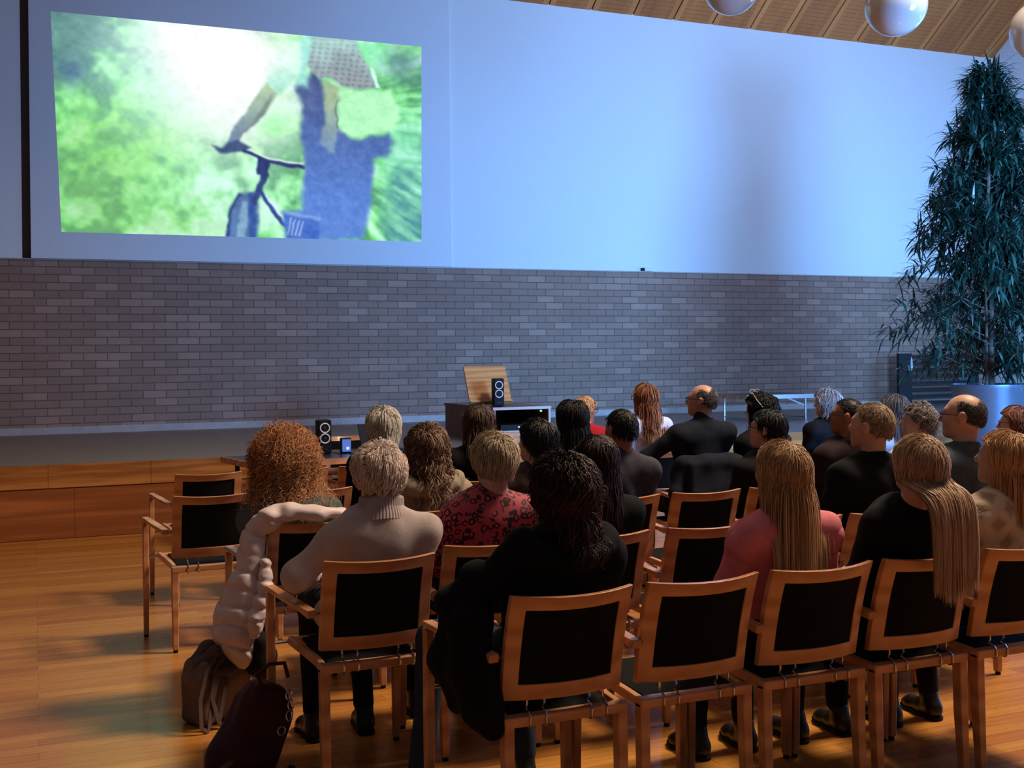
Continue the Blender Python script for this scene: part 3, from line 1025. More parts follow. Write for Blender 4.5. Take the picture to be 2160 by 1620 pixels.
def make_hair(parent, hc, hR, seed, mat, n=1500, length=.3, width=.0022, vol=.02, wave=(0, 0), curl=(0, 0), frizz=0.0, style='full',
              lift=.35, grav=.4, stiff=1.0, K=12, fall=None, fall_z=None, scale=1.0, crown=(0, -.35, .9), lenvar=.2, forward=0.0, shoulders=None, side=0.0, spread=0.0, clump=0.0, tuck=0.0, cap=.15, curlpow=1.0, swirl=0.0, pull_k=.5, adh=.7, taper=0.0):
    r = np.random.default_rng(seed)
    rad = HR * scale
    q = unit(r.normal(size=(n * 4, 3)))
    q = q[hairline(q, style)][:n]
    n = len(q)
    cr = unit(np.array(crown, float))
    off = vol * (.25 + .75 * r.random(n)) * (.6 + .4 * np.clip(q[:, 2] + .3, 0, 1))
    loc = q * (rad * 1.0) + q * .003
    crs = unit(cr + r.normal(size=(n, 3)) * .22)
    comb = q - crs * (q * crs).sum(1, keepdims=True)
    comb = unit(comb)
    comb[:, 1] += forward
    comb[:, 0] += side
    nrm = unit(q / rad)
    if swirl:
        sw = np.cross(q, cr) * np.sin(q[:, :1] * 9 + q[:, 2:] * 7)
        comb = comb + swirl * sw
    D = unit(comb + nrm * lift + r.normal(size=(n, 3)) * .18)
    P = [hc + loc @ hR.T]
    D = D @ hR.T
    L = length * (1 - lenvar * r.random(n))
    if taper:
        L = L * (1 - taper * np.clip((.25 - q[:, 2]) / .85, 0, 1))
    step = (L / (K - 1))[:, None]
    p = P[0]
    d = D
    sh = shoulders
    fz = hc[2] - .06 if fall_z is None else fall_z
    tgt = r.random(n)
    for i in range(1, K):
        g = np.zeros_like(d); g[:, 2] = -1
        d = unit(d * stiff + g * grav + r.normal(size=(n, 3)) * frizz)
        pn = p + d * step
        # keep out of the skull
        l = (pn - hc) @ hR
        o = (rad[None] + off[:, None] * min(1, .25 + i / 3))
        m = np.linalg.norm(l / o, axis=1)
        ins = m < 1
        l[ins] = l[ins] / m[ins][:, None]
        wz = np.clip((l[:, 2] / rad[2] + .95) / .9, 0, 1) * adh
        out = m > 1
        tgtm = 1 + (m - 1) * (1 - wz)
        l[out] = l[out] * (tgtm / m)[out][:, None]
        # keep off the face
        fc = (l[:, 1] > .045) & (l[:, 2] < .045)
        sx = np.sign(l[:, 0]) + (l[:, 0] == 0)
        l[fc, 0] = sx[fc] * np.maximum(np.abs(l[fc, 0]), .074 + off[fc] * .6)
        l[fc, 1] = np.minimum(l[fc, 1], .05 + .3 * off[fc])
        pn = hc + l @ hR.T
        if sh is not None:
            for (a, b, rr) in sh:
                a = np.asarray(a); b = np.asarray(b)
                ab = b - a
                t = np.clip(((pn - a) @ ab) / (ab @ ab), 0, 1)
                c = a + t[:, None] * ab
                w = pn - c
                dd = np.linalg.norm(w, axis=1)
                R = rr + .4 * off
                hit = dd < R
                pn[hit] = c[hit] + w[hit] / dd[hit][:, None] * R[hit][:, None]
        if fall is not None:
            low = pn[:, 2] < fz
            ty = fall - .035 * tgt
            pullk = pull_k
            pull = low & (pn[:, 1] > ty)
            pn[pull, 1] += (ty[pull] - pn[pull, 1]) * pullk
        if spread:
            lowz = pn[:, 2] < fz
            pn[lowz, 0] += (pn[lowz, 0] - hc[0]) * spread * .1
        if tuck:
            lowz = pn[:, 2] < fz
            pn[lowz, 0] += (hc[0] - pn[lowz, 0]) * tuck * .1
        d = unit(pn - p)
        p = pn
        P.append(p)
    P = np.stack(P, 1)
    s = np.linspace(0, 1, K)[None, :]
    ph = r.random(n) * 6.28
    if clump:
        ncl = max(12, n // 22)
        cid = np.argmin(((q[:, None, :] - q[None, :ncl, :]) ** 2).sum(-1), 1)
        P = P + (P[cid] - P) * (clump * s ** 1.2)[..., None]
        ph = ph[cid] + .5 * r.random(n)
    if wave[0]:
        e = unit(np.stack([np.cos(ph), np.sin(ph), np.zeros(n)], 1))
        P = P + e[:, None, :] * (wave[0] * np.minimum(1, s * 2) * np.sin(6.283 * wave[1] * s * L[:, None] + ph[:, None]))[..., None]
    if curl[0]:
        a1 = np.stack([np.cos(ph), np.sin(ph), np.zeros(n)], 1)
        Tm = unit(P[:, -1] - P[:, 0] + 1e-6)
        e1 = unit(np.cross(Tm, a1)); e2 = np.cross(Tm, e1)
        A = curl[0] * np.minimum(1, (s * (2.5 if curlpow == 1 else 1.3)) ** curlpow) * (.6 + .8 * r.random(n))[:, None]
        th = 6.283 * curl[1] * s * L[:, None] + ph[:, None]
        P = P + e1[:, None, :] * (A * np.cos(th))[..., None] + e2[:, None, :] * (A * np.sin(th))[..., None]
    tone = np.clip(r.normal(.48, .2, n)[:, None] + (s - .4) * .28, 0, 1)
    V, F, tn = tubes(P, width * (.7 + .6 * r.random(n)), tone)
    # close-fitting under-layer so no scalp shows through
    nu, nv = 40, 26
    th = np.linspace(0, 2 * math.pi, nu, endpoint=False)
    fi = np.linspace(.001, math.pi - .001, nv)
    U = np.stack([np.outer(np.sin(fi), np.cos(th)), np.outer(np.sin(fi), np.sin(th)), np.outer(np.cos(fi), np.ones(nu))], -1).reshape(-1, 3)
    mk = hairline(U, style)
    k = np.where(mk, 1 + (.0015 + vol * cap) / .088, .9)
    CV = hc + (U * rad * k[:, None]) @ hR.T
    i = np.arange(nv - 1)[:, None] * nu; j = np.arange(nu)[None, :]
    CF = np.stack([i + j, i + nu + j, i + nu + (j + 1) % nu, i + (j + 1) % nu], -1).reshape(-1, 4) + len(V)
    o = np_mesh('hair', np.concatenate([V, CV]), np.concatenate([F, CF]), mat, parent, attrs={'tone': np.concatenate([tn, np.full(len(CV), .12)])})
    return o

def person(label, cx, ry, head, yaw=0.0, pitch=8.0, roll=0.0, h=.010, w=1.0, bulk=1.0, skin='skin', top=None, top_parts=None, pants=None, shoes=None,
           hair=None, hmat='brown', seed=1, elbows=None, wrists=None, knees=None, feet=None, hscale=1.0, glasses=False, neckline='crew', foldamp=.004, body_yaw=0.0, sleeve=1.0, ears=True, hem=.56, crossed=False, topname='top'):
    """seated figure; origin on the floor under the rear legs of its chair, facing +y. head = world x, world y, world z of the crown"""
    root = thing('person', label, 'person', (cx, ry, 0), body_yaw)
    hx, hy, hz = head[0] - cx, head[1] - ry, head[2]
    if body_yaw:
        c, s_ = math.cos(-body_yaw), math.sin(-body_yaw)
        hx, hy = hx * c - hy * s_, hx * s_ + hy * c
    hs = hscale
    hc = np.array([hx, hy, hz - .102 * hs - (hair or {}).get('vol', .01) * .5])
    hR = rotm(math.radians(yaw) - body_yaw, math.radians(pitch), math.radians(roll))
    nb = np.array([hx * .9, .6 * (hy - .02) + .4 * .13, hc[2] - .172 * hs])       # neck base
    pel = np.array([hx * .25, .22, .605])
    waist = pel + (nb - pel) * .33 + np.array([0, -.01, 0])
    chest = pel + (nb - pel) * .70 + np.array([0, .012, 0])
    shz = nb[2] - .052
    sh = {sx: np.array([nb[0] + sx * .168 * w, nb[1] - .005, shz - .012]) for sx in (-1, 1)}
    elbows = elbows or {}
    wrists = wrists or {}
    knees = knees or {}
    feet = feet or {}
    el, wr, kn, an = {}, {}, {}, {}
    for sx in (-1, 1):
        el[sx] = np.array(elbows.get(sx, (nb[0] * .6 + sx * .195 * w, .17, .765 + .3 * (nb[2] - 1.04))), float)
        wr[sx] = np.array(wrists.get(sx, (sx * .09, .385, .69)), float)
        kn[sx] = np.array(knees.get(sx, (sx * .1, .62, .568)), float)
        an[sx] = np.array(feet.get(sx, (sx * .11, .6, .09)), float)
    hip = {sx: np.array([pel[0] + sx * .085, .21, .597]) for sx in (-1, 1)}

    def torso(g, o, kk=.05):
        b = bulk
        g.ell(pel, (.168 * b * w + o, .115 * b + o, .1 + o), k=kk)
        g.ell(waist, (.142 * b * w + o, .1 * b + o, .15 + o), k=kk)
        g.ell(chest, (.158 * b * w + o, .108 * b + o, .17 + o), k=kk)
        g.cap(sh[-1], sh[1], .058 * b + o, .058 * b + o, k=.06)
        for sx in (-1, 1):
            g.cap(nb + np.array([sx * .03, 0, -.005]), sh[sx] + np.array([-sx * .03, 0, .006]), .043 + o, .05 + o, k=.06)
    def arm(g, o, upto=1.0, kk=.03):
        for sx in (-1, 1):
            g.cap(sh[sx], el[sx], .052 * bulk + o, .042 * bulk + o, k=kk)
            e2 = el[sx] + (wr[sx] - el[sx]) * upto
            g.cap(el[sx], e2, .041 * bulk + o, (.041 - .013 * upto) + o, k=kk)
    def legs(g, o, kk=.03, upto=1.0):
        for sx in (-1, 1):
            g.cap(hip[sx], kn[sx], .082 * min(bulk, 1.05) + o, .06 + o, k=kk)
            e2 = kn[sx] + (an[sx] - kn[sx]) * upto
            g.cap(kn[sx], e2, .057 + o, .057 - .02 * upto + o, k=kk)
    allp = np.array(list(el.values()) + list(wr.values()) + list(kn.values()) + list(an.values()) + [hc, pel, chest] + list(sh.values()))
    lo = allp.min(0) - .19; hi = allp.max(0) + .2
    lo[2] = -.01
    # ---- body (one continuous surface, under the clothes)
    g = SDF(lo, hi, h)
    torso(g, -.012); arm(g, -.008); legs(g, -.012)
    A = lambda x, y, z: hc + hR @ (np.array([x, y, z]) * hs)
    g.cap(nb + np.array([0, 0, -.03]), A(0, -.02, -.06), .056 * hs, .05 * hs, k=.03)
    g.ell(A(0, -.006, .006), HR * hs * np.array([.985, .985, .985]), hR, k=.01)
    g.ell(A(0, .034, -.05), np.array([.056, .06, .068]) * hs, hR, k=.03)
    g.cap(A(-.012, .072, -.098), A(.012, .072, -.098), .018 * hs, k=.025)
    g.cap(A(-.034, .076, .012), A(.034, .076, .012), .015 * hs, k=.02)
    for sx in (-1, 1):
        g.ell(A(sx * .038, .066, -.03), np.array([.02, .018, .02]) * hs, hR, k=.02)
        g.ell(A(sx * .031, .094, -.006), np.array([.014, .008, .009]) * hs, hR, k=0, sub=True)
    g.cap(A(0, .088, 0), A(0, .108, -.032), .009 * hs, .013 * hs, k=.012)
    g.cap(A(-.018, .087, -.064), A(.018, .087, -.064), .0075 * hs, k=.008)
    g.cap(A(-.016, .085, -.075), A(.016, .085, -.075), .0075 * hs, k=.006)
    if ears:
        for sx in (-1, 1):
            Re = hR @ rotm(sx * -.35, 0, sx * .12)
            g.ell(A(sx * .08, -.008, -.012), np.array([.0125, .021, .033]) * hs, Re, k=.006)
            g.ell(A(sx * .093, .0, -.008), np.array([.006, .011, .018]) * hs, Re, k=0, sub=True)
    # hands
    fr_ = max(.0085, h * .92)
    for sx in (-1, 1):
        d = wr[sx] - el[sx]
        d = np.array([-sx * .25, .8, -.12]) * .6 + d / np.linalg.norm(d) * .5
        d /= np.linalg.norm(d)
        side = np.cross(d, [0, 0, 1]); side /= np.linalg.norm(side)
        upv = np.cross(side, d)
        W = wr[sx]
        B = np.stack([side, d, upv], 1)
        g.ell(W + d * .05, (.037, .05, .017), B, k=.02)
        g.cap(W - d * .02, W + d * .02, .026, .026, k=.02)
        for q, (ox, ln) in enumerate(((-.028, .062), (-.0095, .074), (.0095, .07), (.027, .055))):
            a = W + d * .088 + side * ox
            b_ = a + d * ln * .55 - upv * .006
            c_ = b_ + d * ln * .4 - upv * .02
            g.cap(a - d * .012, b_, fr_, fr_ * .95, k=.006)
            g.cap(b_, c_, fr_ * .95, fr_ * .85, k=.003)
        ts = -sx if True else sx
        a = W + d * .03 + side * (-sx * .03)
        b_ = a + d * .035 + side * (-sx * .022) - upv * .004
        g.cap(a, b_, fr_ * 1.2, fr_, k=.012)
        g.cap(b_, b_ + d * .028 - upv * .008, fr_, fr_ * .85, k=.003)
        # feet
        f = an[sx]
        g.cap(f + np.array([0, -.02, -.045]), f + np.array([sx * .01, .13, -.06]), .03, .022, k=.03)
    bo = g.build('body', M[skin], root)
    eyes = MB()
    for sx in (-1, 1):
        e = A(sx * .031, .078, -.006)
        MB().lathe([(.0001, -.0115), (.006, -.0098), (.0105, -.0048), (.0118, 0), (.0105, .0048), (.006, .0098), (.0001, .0115)], 10, tuple(e)).build('eye', M['eye'], root, smooth=True)
    # ---- top
    if top is not None:
        g = SDF(lo, hi, h)
        torso(g, .006); arm(g, .006, upto=.86 * sleeve)
        if neckline == 'high':
            g.cap(nb + np.array([0, 0, -.01]), nb + np.array([0, .004, .045]), .068, .064, k=.02)
        elif neckline == 'turtle':
            g.cap(nb + np.array([0, 0, -.03]), nb + np.array([0, .002, .02]), .074, .07, k=.04)
        elif neckline == 'hood':
            for a in range(10):
                t0 = math.pi * (.05 + .9 * a / 9)
                t1 = math.pi * (.05 + .9 * (a + 1) / 9) if a < 9 else t0
                p0 = nb + np.array([.12 * math.cos(t0), -.03 - .075 * math.sin(t0), .012 - .035 * math.sin(t0)])
                p1 = nb + np.array([.12 * math.cos(t1), -.03 - .075 * math.sin(t1), .012 - .035 * math.sin(t1)])
                g.cap(p0, p1, .034, .034, k=.03)
            g.ell(nb + np.array([0, -.085, -.07]), (.1, .04, .075), k=.04)
        elif neckline == 'shawl':
            for a in range(12):
                t0 = math.pi * (-.1 + 1.2 * a / 11)
                t1 = math.pi * (-.1 + 1.2 * min(11, a + 1) / 11)
                f0 = lambda t: nb + np.array([.15 * math.cos(t), -.03 - .07 * math.sin(t), -.0 - .02 * math.sin(t) + .02 * math.cos(2 * t)])
                g.cap(f0(t0), f0(t1), .038, .038, k=.022)
        elif neckline == 'collar':
            for a in range(10):
                t0 = math.pi * (-.15 + 1.3 * a / 9)
                t1 = math.pi * (-.15 + 1.3 * min(9, a + 1) / 9)
                f0 = lambda t: nb + np.array([.066 * math.cos(t), .0 - .056 * math.sin(t), .02 + .012 * math.sin(t)])
                g.cap(f0(t0), f0(t1), .02, .02, k=.01)
        g.folds(foldamp, seed, 24)
        g.cut_below(hem)
        if neckline in ('crew', 'v'):
            pass
        g.build(topname, top, root)
        if neckline == 'turtle':
            c0, c1 = nb + np.array([0, 0, .0]), A(0, -.028, -.092)
            n_ = 150
            vs = []
            prof = [(.070, -.004), (.098, .002), (.107, .012), (.103, .03), (.090, .05), (.088, .084), (.083, .093), (.076, .09), (.072, .06)]
            ax = (c1 - c0) / np.linalg.norm(c1 - c0)
            L_ = np.linalg.norm(c1 - c0)
            for (rr_, zz) in prof:
                for k_ in range(n_):
                    a_ = 2 * math.pi * k_ / n_
                    rb = rr_ + .0016 * (1 if k_ % 3 else -1)
                    c_ = c0 + ax * (zz * L_ / .082)
                    vs.append(c_ + np.array([rb * math.cos(a_), rb * .86 * math.sin(a_), -.012 * math.sin(a_ + .2) * (zz > .03) + .004 * math.sin(3 * a_)]))
            q_ = len(prof)
            MB().add(vs, [(i_ * n_ + k_, i_ * n_ + (k_ + 1) % n_, (i_ + 1) * n_ + (k_ + 1) % n_, (i_ + 1) * n_ + k_) for i_ in range(q_ - 1) for k_ in range(n_)]).build('rolled_collar', top, root, smooth=False)
    # ---- trousers and shoes
    if pants is not None:
        g = SDF(lo, hi, h)
        g.ell(pel, (.172 * min(bulk, 1.08) * w, .12 * min(bulk, 1.05), .108), k=.05)
        legs(g, .004, upto=.93)
        g.folds(.003, seed + 5, 22)
        g.cut_below(.06)
        g.build('trousers', pants, root)
    if shoes is not None:
        for sx in (-1, 1):
            f = an[sx]
            g = SDF(f + np.array([-.09, -.13, -.1]), f + np.array([.09, .25, .08]), .007)
            t_ = np.array([sx * .014, 0, 0])
            g.chain([f + np.array([0, -.035, -.05]), f + np.array([0, .04, -.052]) + t_ * .4, f + np.array([0, .115, -.062]) + t_, f + np.array([0, .155, -.068]) + t_ * 1.2], [.036, .034, .034, .022], k=.02)
            g.cap(f + np.array([0, -.022, -.03]), f + np.array([0, -.006, .01]), .035, .041, k=.03)
            g.cut_below(f[2] - .076)
            o = g.build('shoe', shoes, root)
            g = SDF(f + np.array([-.09, -.13, -.1]), f + np.array([.09, .25, -.04]), .006)
            g.chain([f + np.array([0, -.035, -.08]), f + np.array([0, .04, -.08]) + t_ * .4, f + np.array([0, .115, -.08]) + t_, f + np.array([0, .158, -.08]) + t_ * 1.2], [.039, .036, .038, .025], k=.02)
            g.cut_above(f[2] - .073)
            g.cut_below(f[2] - .0885)
            g.build('sole', M['black'], o)
    # ---- hair
    if hair is not None:
        shp = [(sh[-1] + np.array([0, 0, 0]), sh[1], .07 * bulk), (chest + np.array([-.05, 0, .0]), chest + np.array([.05, 0, 0]), .122 * bulk), (waist + np.array([-.05, 0, .0]), waist + np.array([.05, 0, 0]), .115 * bulk), (nb, hc + hR @ np.array([0, -.02, -.05]), .06)]
        hp = dict(hair)
        make_hair(root, hc + hR @ (np.array([0, -.006, .006]) * hs), hR, seed, HM[hmat], scale=hs, shoulders=shp, **hp)
    if glasses:
        gl = MB()
        for sx in (-1, 1):
            pts = []
            for a in range(14):
                t = 2 * math.pi * a / 14
                pts.append(tuple(A(sx * .032 + .023 * math.cos(t), .104 - .006 * abs(math.cos(t)), -.008 + .018 * math.sin(t))))
            gl.tube(pts, .0022, 6, closed=True)
            gl.tube([tuple(A(sx * .055, .1, -.004)), tuple(A(sx * .078, .07, 0)), tuple(A(sx * .084, 0, 0)), tuple(A(sx * .084, -.02, -.012))], .0022, 6)
        gl.tube([tuple(A(-.01, .107, -.004)), tuple(A(.01, .107, -.004))], .0022, 6)
        gl.build('glasses', M['black'], root, smooth=True)
    return root, dict(A=A, nb=nb, sh=sh, hc=hc, el=el, wr=wr, chest=chest, h=h)

# clothing cloths
M['cloth_black'] = fabric('cloth_black', srgb(9, 9, 11), 300, .3)
M['cloth_black2'] = fabric('cloth_off_black', srgb(17, 17, 20), 300, .3)
M['cloth_navy'] = fabric('cloth_navy', srgb(24, 29, 42), 400, .25)
M['cloth_slate'] = fabric('cloth_slate', srgb(62, 62, 74), 400, .2)
M['cloth_slate2'] = fabric('cloth_slate_blue', srgb(66, 80, 92), 400, .2)
M['cloth_green'] = fabric('cloth_grey_green', srgb(78, 90, 88), 260, .22, bstr=.4)
M['cloth_turtle'] = fabric('cloth_oat_knit', srgb(182, 166, 164), 420, .1, bstr=.3, sheen=.2)
M['cloth_beige'] = fabric('cloth_beige_wool', srgb(148, 136, 118), 200, .18, bstr=.5)
M['cloth_pink'] = fabric('cloth_rose_pink', srgb(216, 124, 136), 420, .12, bstr=.15)
M['cloth_white'] = fabric('cloth_white', srgb(214, 216, 228), 420, .08)
M['cloth_red'] = fabric('cloth_red', srgb(170, 30, 44), 420, .12)
M['cloth_paleblue'] = fabric('cloth_pale_blue', srgb(180, 196, 226), 420, .1)
M['cloth_brownpat'] = fabric('cloth_dark_brown_fleck', srgb(66, 54, 52), 60, .6)
M['cloth_plum'] = fabric('cloth_dark_plum', srgb(40, 28, 32), 300, .3)
M['denim'] = fabric('denim_dark_blue', srgb(40, 52, 70), 600, .2, bstr=.4)
M['shoe_black'] = plain('shoe_black', srgb(16, 15, 16), .4)
M['shoe_sole'] = plain('shoe_grey', srgb(60, 56, 56), .6)

def leopard():
    m, nt, b = new_mat('cloth_red_leopard')
    v = coords(nt)
    vo = N(nt, 'ShaderNodeTexVoronoi', feature='F1', i_Scale=33.0, i_Randomness=.7)
    wp = N(nt, 'ShaderNodeTexNoise', i_Scale=26.0, i_Detail=2.0)
    nt.links.new(v, wp.inputs['Vector'])
    ad = N(nt, 'ShaderNodeMix', data_type='VECTOR')
    ad.inputs[0].default_value = .03
    nt.links.new(v, ad.inputs[4])
    nt.links.new(wp.outputs['Color'], ad.inputs[5])
    nt.links.new(ad.outputs[1], vo.inputs['Vector'])
    base = srgb(170, 60, 80)
    dark = srgb(34, 8, 14)
    mid = srgb(150, 22, 46)
    c = ramp(nt, vo.outputs['Distance'], [(.0, srgb(190, 96, 110)), (.22, base), (.27, dark), (.47, dark), (.53, base), (1.0, base)])
    # break the rosettes open
    nz = N(nt, 'ShaderNodeTexNoise', i_Scale=22.0, i_Detail=1.0)
    nt.links.new(v, nz.inputs['Vector'])
    mx = N(nt, 'ShaderNodeMix', data_type='RGBA')
    rr = N(nt, 'ShaderNodeMapRange', i_1=.58, i_2=.64)
    nt.links.new(nz.outputs[0], rr.inputs[0])
    nt.links.new(rr.outputs[0], mx.inputs[0])
    nt.links.new(c, mx.inputs[6])
    mx.inputs[7].default_value = base
    nt.links.new(mx.outputs[2], b.inputs['Base Color'])
    b.inputs['Roughness'].default_value = .75
    return m
M['leopard'] = leopard()

def cableknit():
    m, nt, b = new_mat('cloth_cream_cable_knit')
    v = coords(nt, (1, .6, 1), (0, 0, 0))
    w1 = N(nt, 'ShaderNodeTexWave', wave_type='BANDS', bands_direction='DIAGONAL', i_Scale=5.0, i_Distortion=1.5)
    nt.links.new(v, w1.inputs['Vector'])
    v2 = coords(nt, (-1, .6, 1))
    w2 = N(nt, 'ShaderNodeTexWave', wave_type='BANDS', bands_direction='DIAGONAL', i_Scale=5.0, i_Distortion=1.5)
    nt.links.new(v2, w2.inputs['Vector'])
    mx = N(nt, 'ShaderNodeMath', operation='MAXIMUM')
    nt.links.new(w1.outputs['Fac'], mx.inputs[0])
    nt.links.new(w2.outputs['Fac'], mx.inputs[1])
    nz = N(nt, 'ShaderNodeTexNoise', i_Scale=140.0, i_Detail=2.0)
    nt.links.new(v, nz.inputs['Vector'])
    sm = N(nt, 'ShaderNodeMath', operation='MULTIPLY_ADD')
    nt.links.new(nz.outputs[0], sm.inputs[0])
    sm.inputs[1].default_value = .35
    nt.links.new(mx.outputs[0], sm.inputs[2])
    bump(nt, b, sm.outputs[0], .9, .012)
    nt.links.new(ramp(nt, mx.outputs[0], [(.2, srgb(176, 150, 124)), (.8, srgb(222, 200, 172))]), b.inputs['Base Color'])
    b.inputs['Roughness'].default_value = .9
    b.inputs['Sheen Weight'].default_value = .2
    return m
M['cableknit'] = cableknit()

# hair recipes
long_straight = dict(n=4200, length=.42, width=.0016, vol=.013, K=18, clump=.35, lift=.05, grav=.42, stiff=.8)
bobcut = dict(n=1900, length=.19, width=.0022, vol=.022, K=10, lenvar=.1, lift=.15, grav=.38, stiff=.9)
short_m = dict(n=1800, length=.032, width=.0014, vol=.008, K=5, lift=.3, grav=.15)
crop = dict(n=1300, length=.02, width=.0013, vol=.005, K=4, lift=.3, grav=.1)

# ------------------------------------------------------------------ the audience
cb, cb2 = M['cloth_black'], M['cloth_black2']
NEAR, MID, FAR = .0085, .0105, .013

# nearest row
r, q = person('woman in a big black coat with dark messy curls, seated nearest the camera', 1.555, RA, (1.59, 3.38, 1.275), yaw=28, pitch=4, h=NEAR, w=1.0, bulk=1.1, top=M['cloth_black'], pants=M['denim'], shoes=M['shoe_black'],
              hmat='darkbrown', seed=11, neckline='shawl', foldamp=.005, elbows={-1: (-.33, .16, .80), 1: (.2, .15, .76)}, wrists={-1: (-.14, .4, .68)}, knees={-1: (-.22, .64, .575)}, feet={-1: (-.30, .60, .09)},
              hair=dict(n=3200, length=.23, width=.0018, vol=.04, adh=.4, curl=(.016, 11), curlpow=2.0, frizz=.09, K=20, clump=.55, lift=.1, grav=.15, lenvar=.5, side=.4), topname='coat')
g = SDF((-.5, -.16, .25), (-.12, .42, 1.0), NEAR)
g.chain([(-.25, .14, .88), (-.285, .1, .74), (-.29, .06, .62), (-.27, .02, .5), (-.25, .0, .44)], [.055, .062, .065, .06, .04], k=.05)
g.chain([(-.30, .22, .76), (-.325, .2, .62), (-.31, .14, .5)], [.05, .06, .04], k=.06)
g.folds(.006, 3, 22)
g.build('coat_skirt', M['cloth_black'], r)
r, q = person('woman in a rose pink blazer with long straight honey blonde hair', 2.525, RA, (2.490, 3.420, 1.290), yaw=10, pitch=8, h=NEAR, w=.98, top=M['cloth_pink'], pants=cb2, shoes=M['shoe_black'],
              hmat='blonde', seed=12, foldamp=.0045, neckline='crew', elbows={-1: (-.235, .17, .77), 1: (.165, .15, .77)}, hair=dict(long_straight, length=.43, lenvar=.28, n=4800, vol=.018, adh=.5, tuck=.0))
# puffed shoulders
for sx in (-1, 1):
    g = SDF((-.34, 0, .78), (.34, .3, 1.15), NEAR)
    g.ell(q['sh'][sx] + np.array([sx * .012, 0, -.02]), (.066, .07, .075), k=.02)
    g.folds(.003, 4, 40)
    g.build('puff_sleeve', M['cloth_pink'], r)

r, q = person('woman in black with waist long ash blonde hair hanging over her chair back', 2.998, RA, (3.005, 3.290, 1.300), yaw=-4, pitch=10, h=NEAR, w=.96, top=cb, pants=cb, shoes=M['shoe_black'],
              hmat='longblonde', seed=13, elbows={-1: (-.19, .12, .76)}, wrists={-1: (-.16, .36, .67)},
              hair=dict(long_straight, n=5200, length=.475, lenvar=.16, vol=.016, fall=-.155, fall_z=1.12, pull_k=.3, adh=.45, side=-.2, K=24, clump=.4))
e, w_ = q['el'][-1], q['wr'][-1]
for t in (.15, .32, .5, .66):
    c = e + (w_ - e) * t
    d = (w_ - e) / np.linalg.norm(w_ - e)
    g = SDF(c - .08, c + .08, .006)
    g.cap(c - d * .008, c + d * .008, .0525 - .012 * t, None, k=0)
    g.build('sleeve_stripe', M['cloth_white'], r)
person('woman in cream cable knit sweater with shoulder length strawberry blonde hair', 3.485, RA, (3.560, 3.420, 1.290), yaw=26, pitch=8, h=NEAR, w=1.02, bulk=1.08, top=M['cableknit'], pants=cb2, shoes=M['shoe_black'],
       hmat='strawberry', seed=14, foldamp=.005, hair=dict(long_straight, n=3400, length=.25, vol=.018, lenvar=.15, K=14, clump=.3))
# second row
r, q = person('white haired woman in an oat coloured turtleneck sweater', 1.175, RB - .13, (1.250, 4.350, 1.260), yaw=6, pitch=4, h=NEAR, w=1.04, bulk=1.12, top=M['cloth_turtle'], pants=cb2, shoes=M['shoe_black'],
              hmat='white', seed=15, neckline='turtle', foldamp=.0045, hem=.5, elbows={-1: (-.265, .16, .765), 1: (.2, .15, .76)}, wrists={-1: (-.15, .4, .72)},
              hair=dict(n=4200, length=.10, width=.0014, vol=.04, curl=(.004, 5), K=11, adh=.3, lift=.45, grav=.2, clump=.75, lenvar=.3, frizz=.02, swirl=.9, taper=.72))
for sx in (-1, 1):
    p = q['A'](sx * .082, -.004, -.052)
    MB().lathe([(.0001, -.007), (.005, -.004), (.006, 0), (.005, .004), (.0001, .007)], 8, tuple(p)).build('earring', M['chrome'], r, smooth=True)
person('woman in a red and black leopard print blouse with grey blonde bowl cut', 1.67, RB, (1.760, 4.400, 1.290), yaw=8, pitch=2, h=NEAR, w=.98, bulk=1.04, top=M['leopard'], pants=cb, shoes=M['shoe_black'],
       hmat='greyblonde', seed=16, hair=dict(n=3000, length=.13, width=.0017, vol=.026, K=11, lenvar=.12, taper=.6, lift=.1, grav=.25, clump=.4))
person('woman in black with long dark auburn hair, beside the leopard blouse', 2.175, RB, (2.240, 4.400, 1.260), yaw=-4, pitch=2, h=MID, w=.93, top=cb, pants=cb, shoes=M['shoe_black'],
       hmat='auburn', seed=17, hair=dict(long_straight, n=2200, width=.0022, length=.27, vol=.018, wave=(.005, 8), K=14))
person('man with short sandy grey hair in a black jacket', 3.66, RB, (3.730, 4.400, 1.360), yaw=24, pitch=6, h=MID, w=1.08, bulk=1.12, top=cb, pants=cb2, shoes=M['shoe_black'],
       hmat='sandgrey', seed=18, neckline='collar', hscale=1.04, hair=dict(short_m, n=3000, length=.03, width=.0013, vol=.009, lift=.12))
person('bald man with glasses in a slate blue shirt', 4.18, RB, (4.310, 4.400, 1.390), yaw=34, pitch=4, h=MID, w=1.08, bulk=1.06, top=M['cloth_slate2'], pants=cb2, shoes=M['shoe_black'],
       hmat='darkgrey', seed=19, neckline='collar', hscale=1.05, glasses=True, hair=dict(crop, style='bald', n=1500))
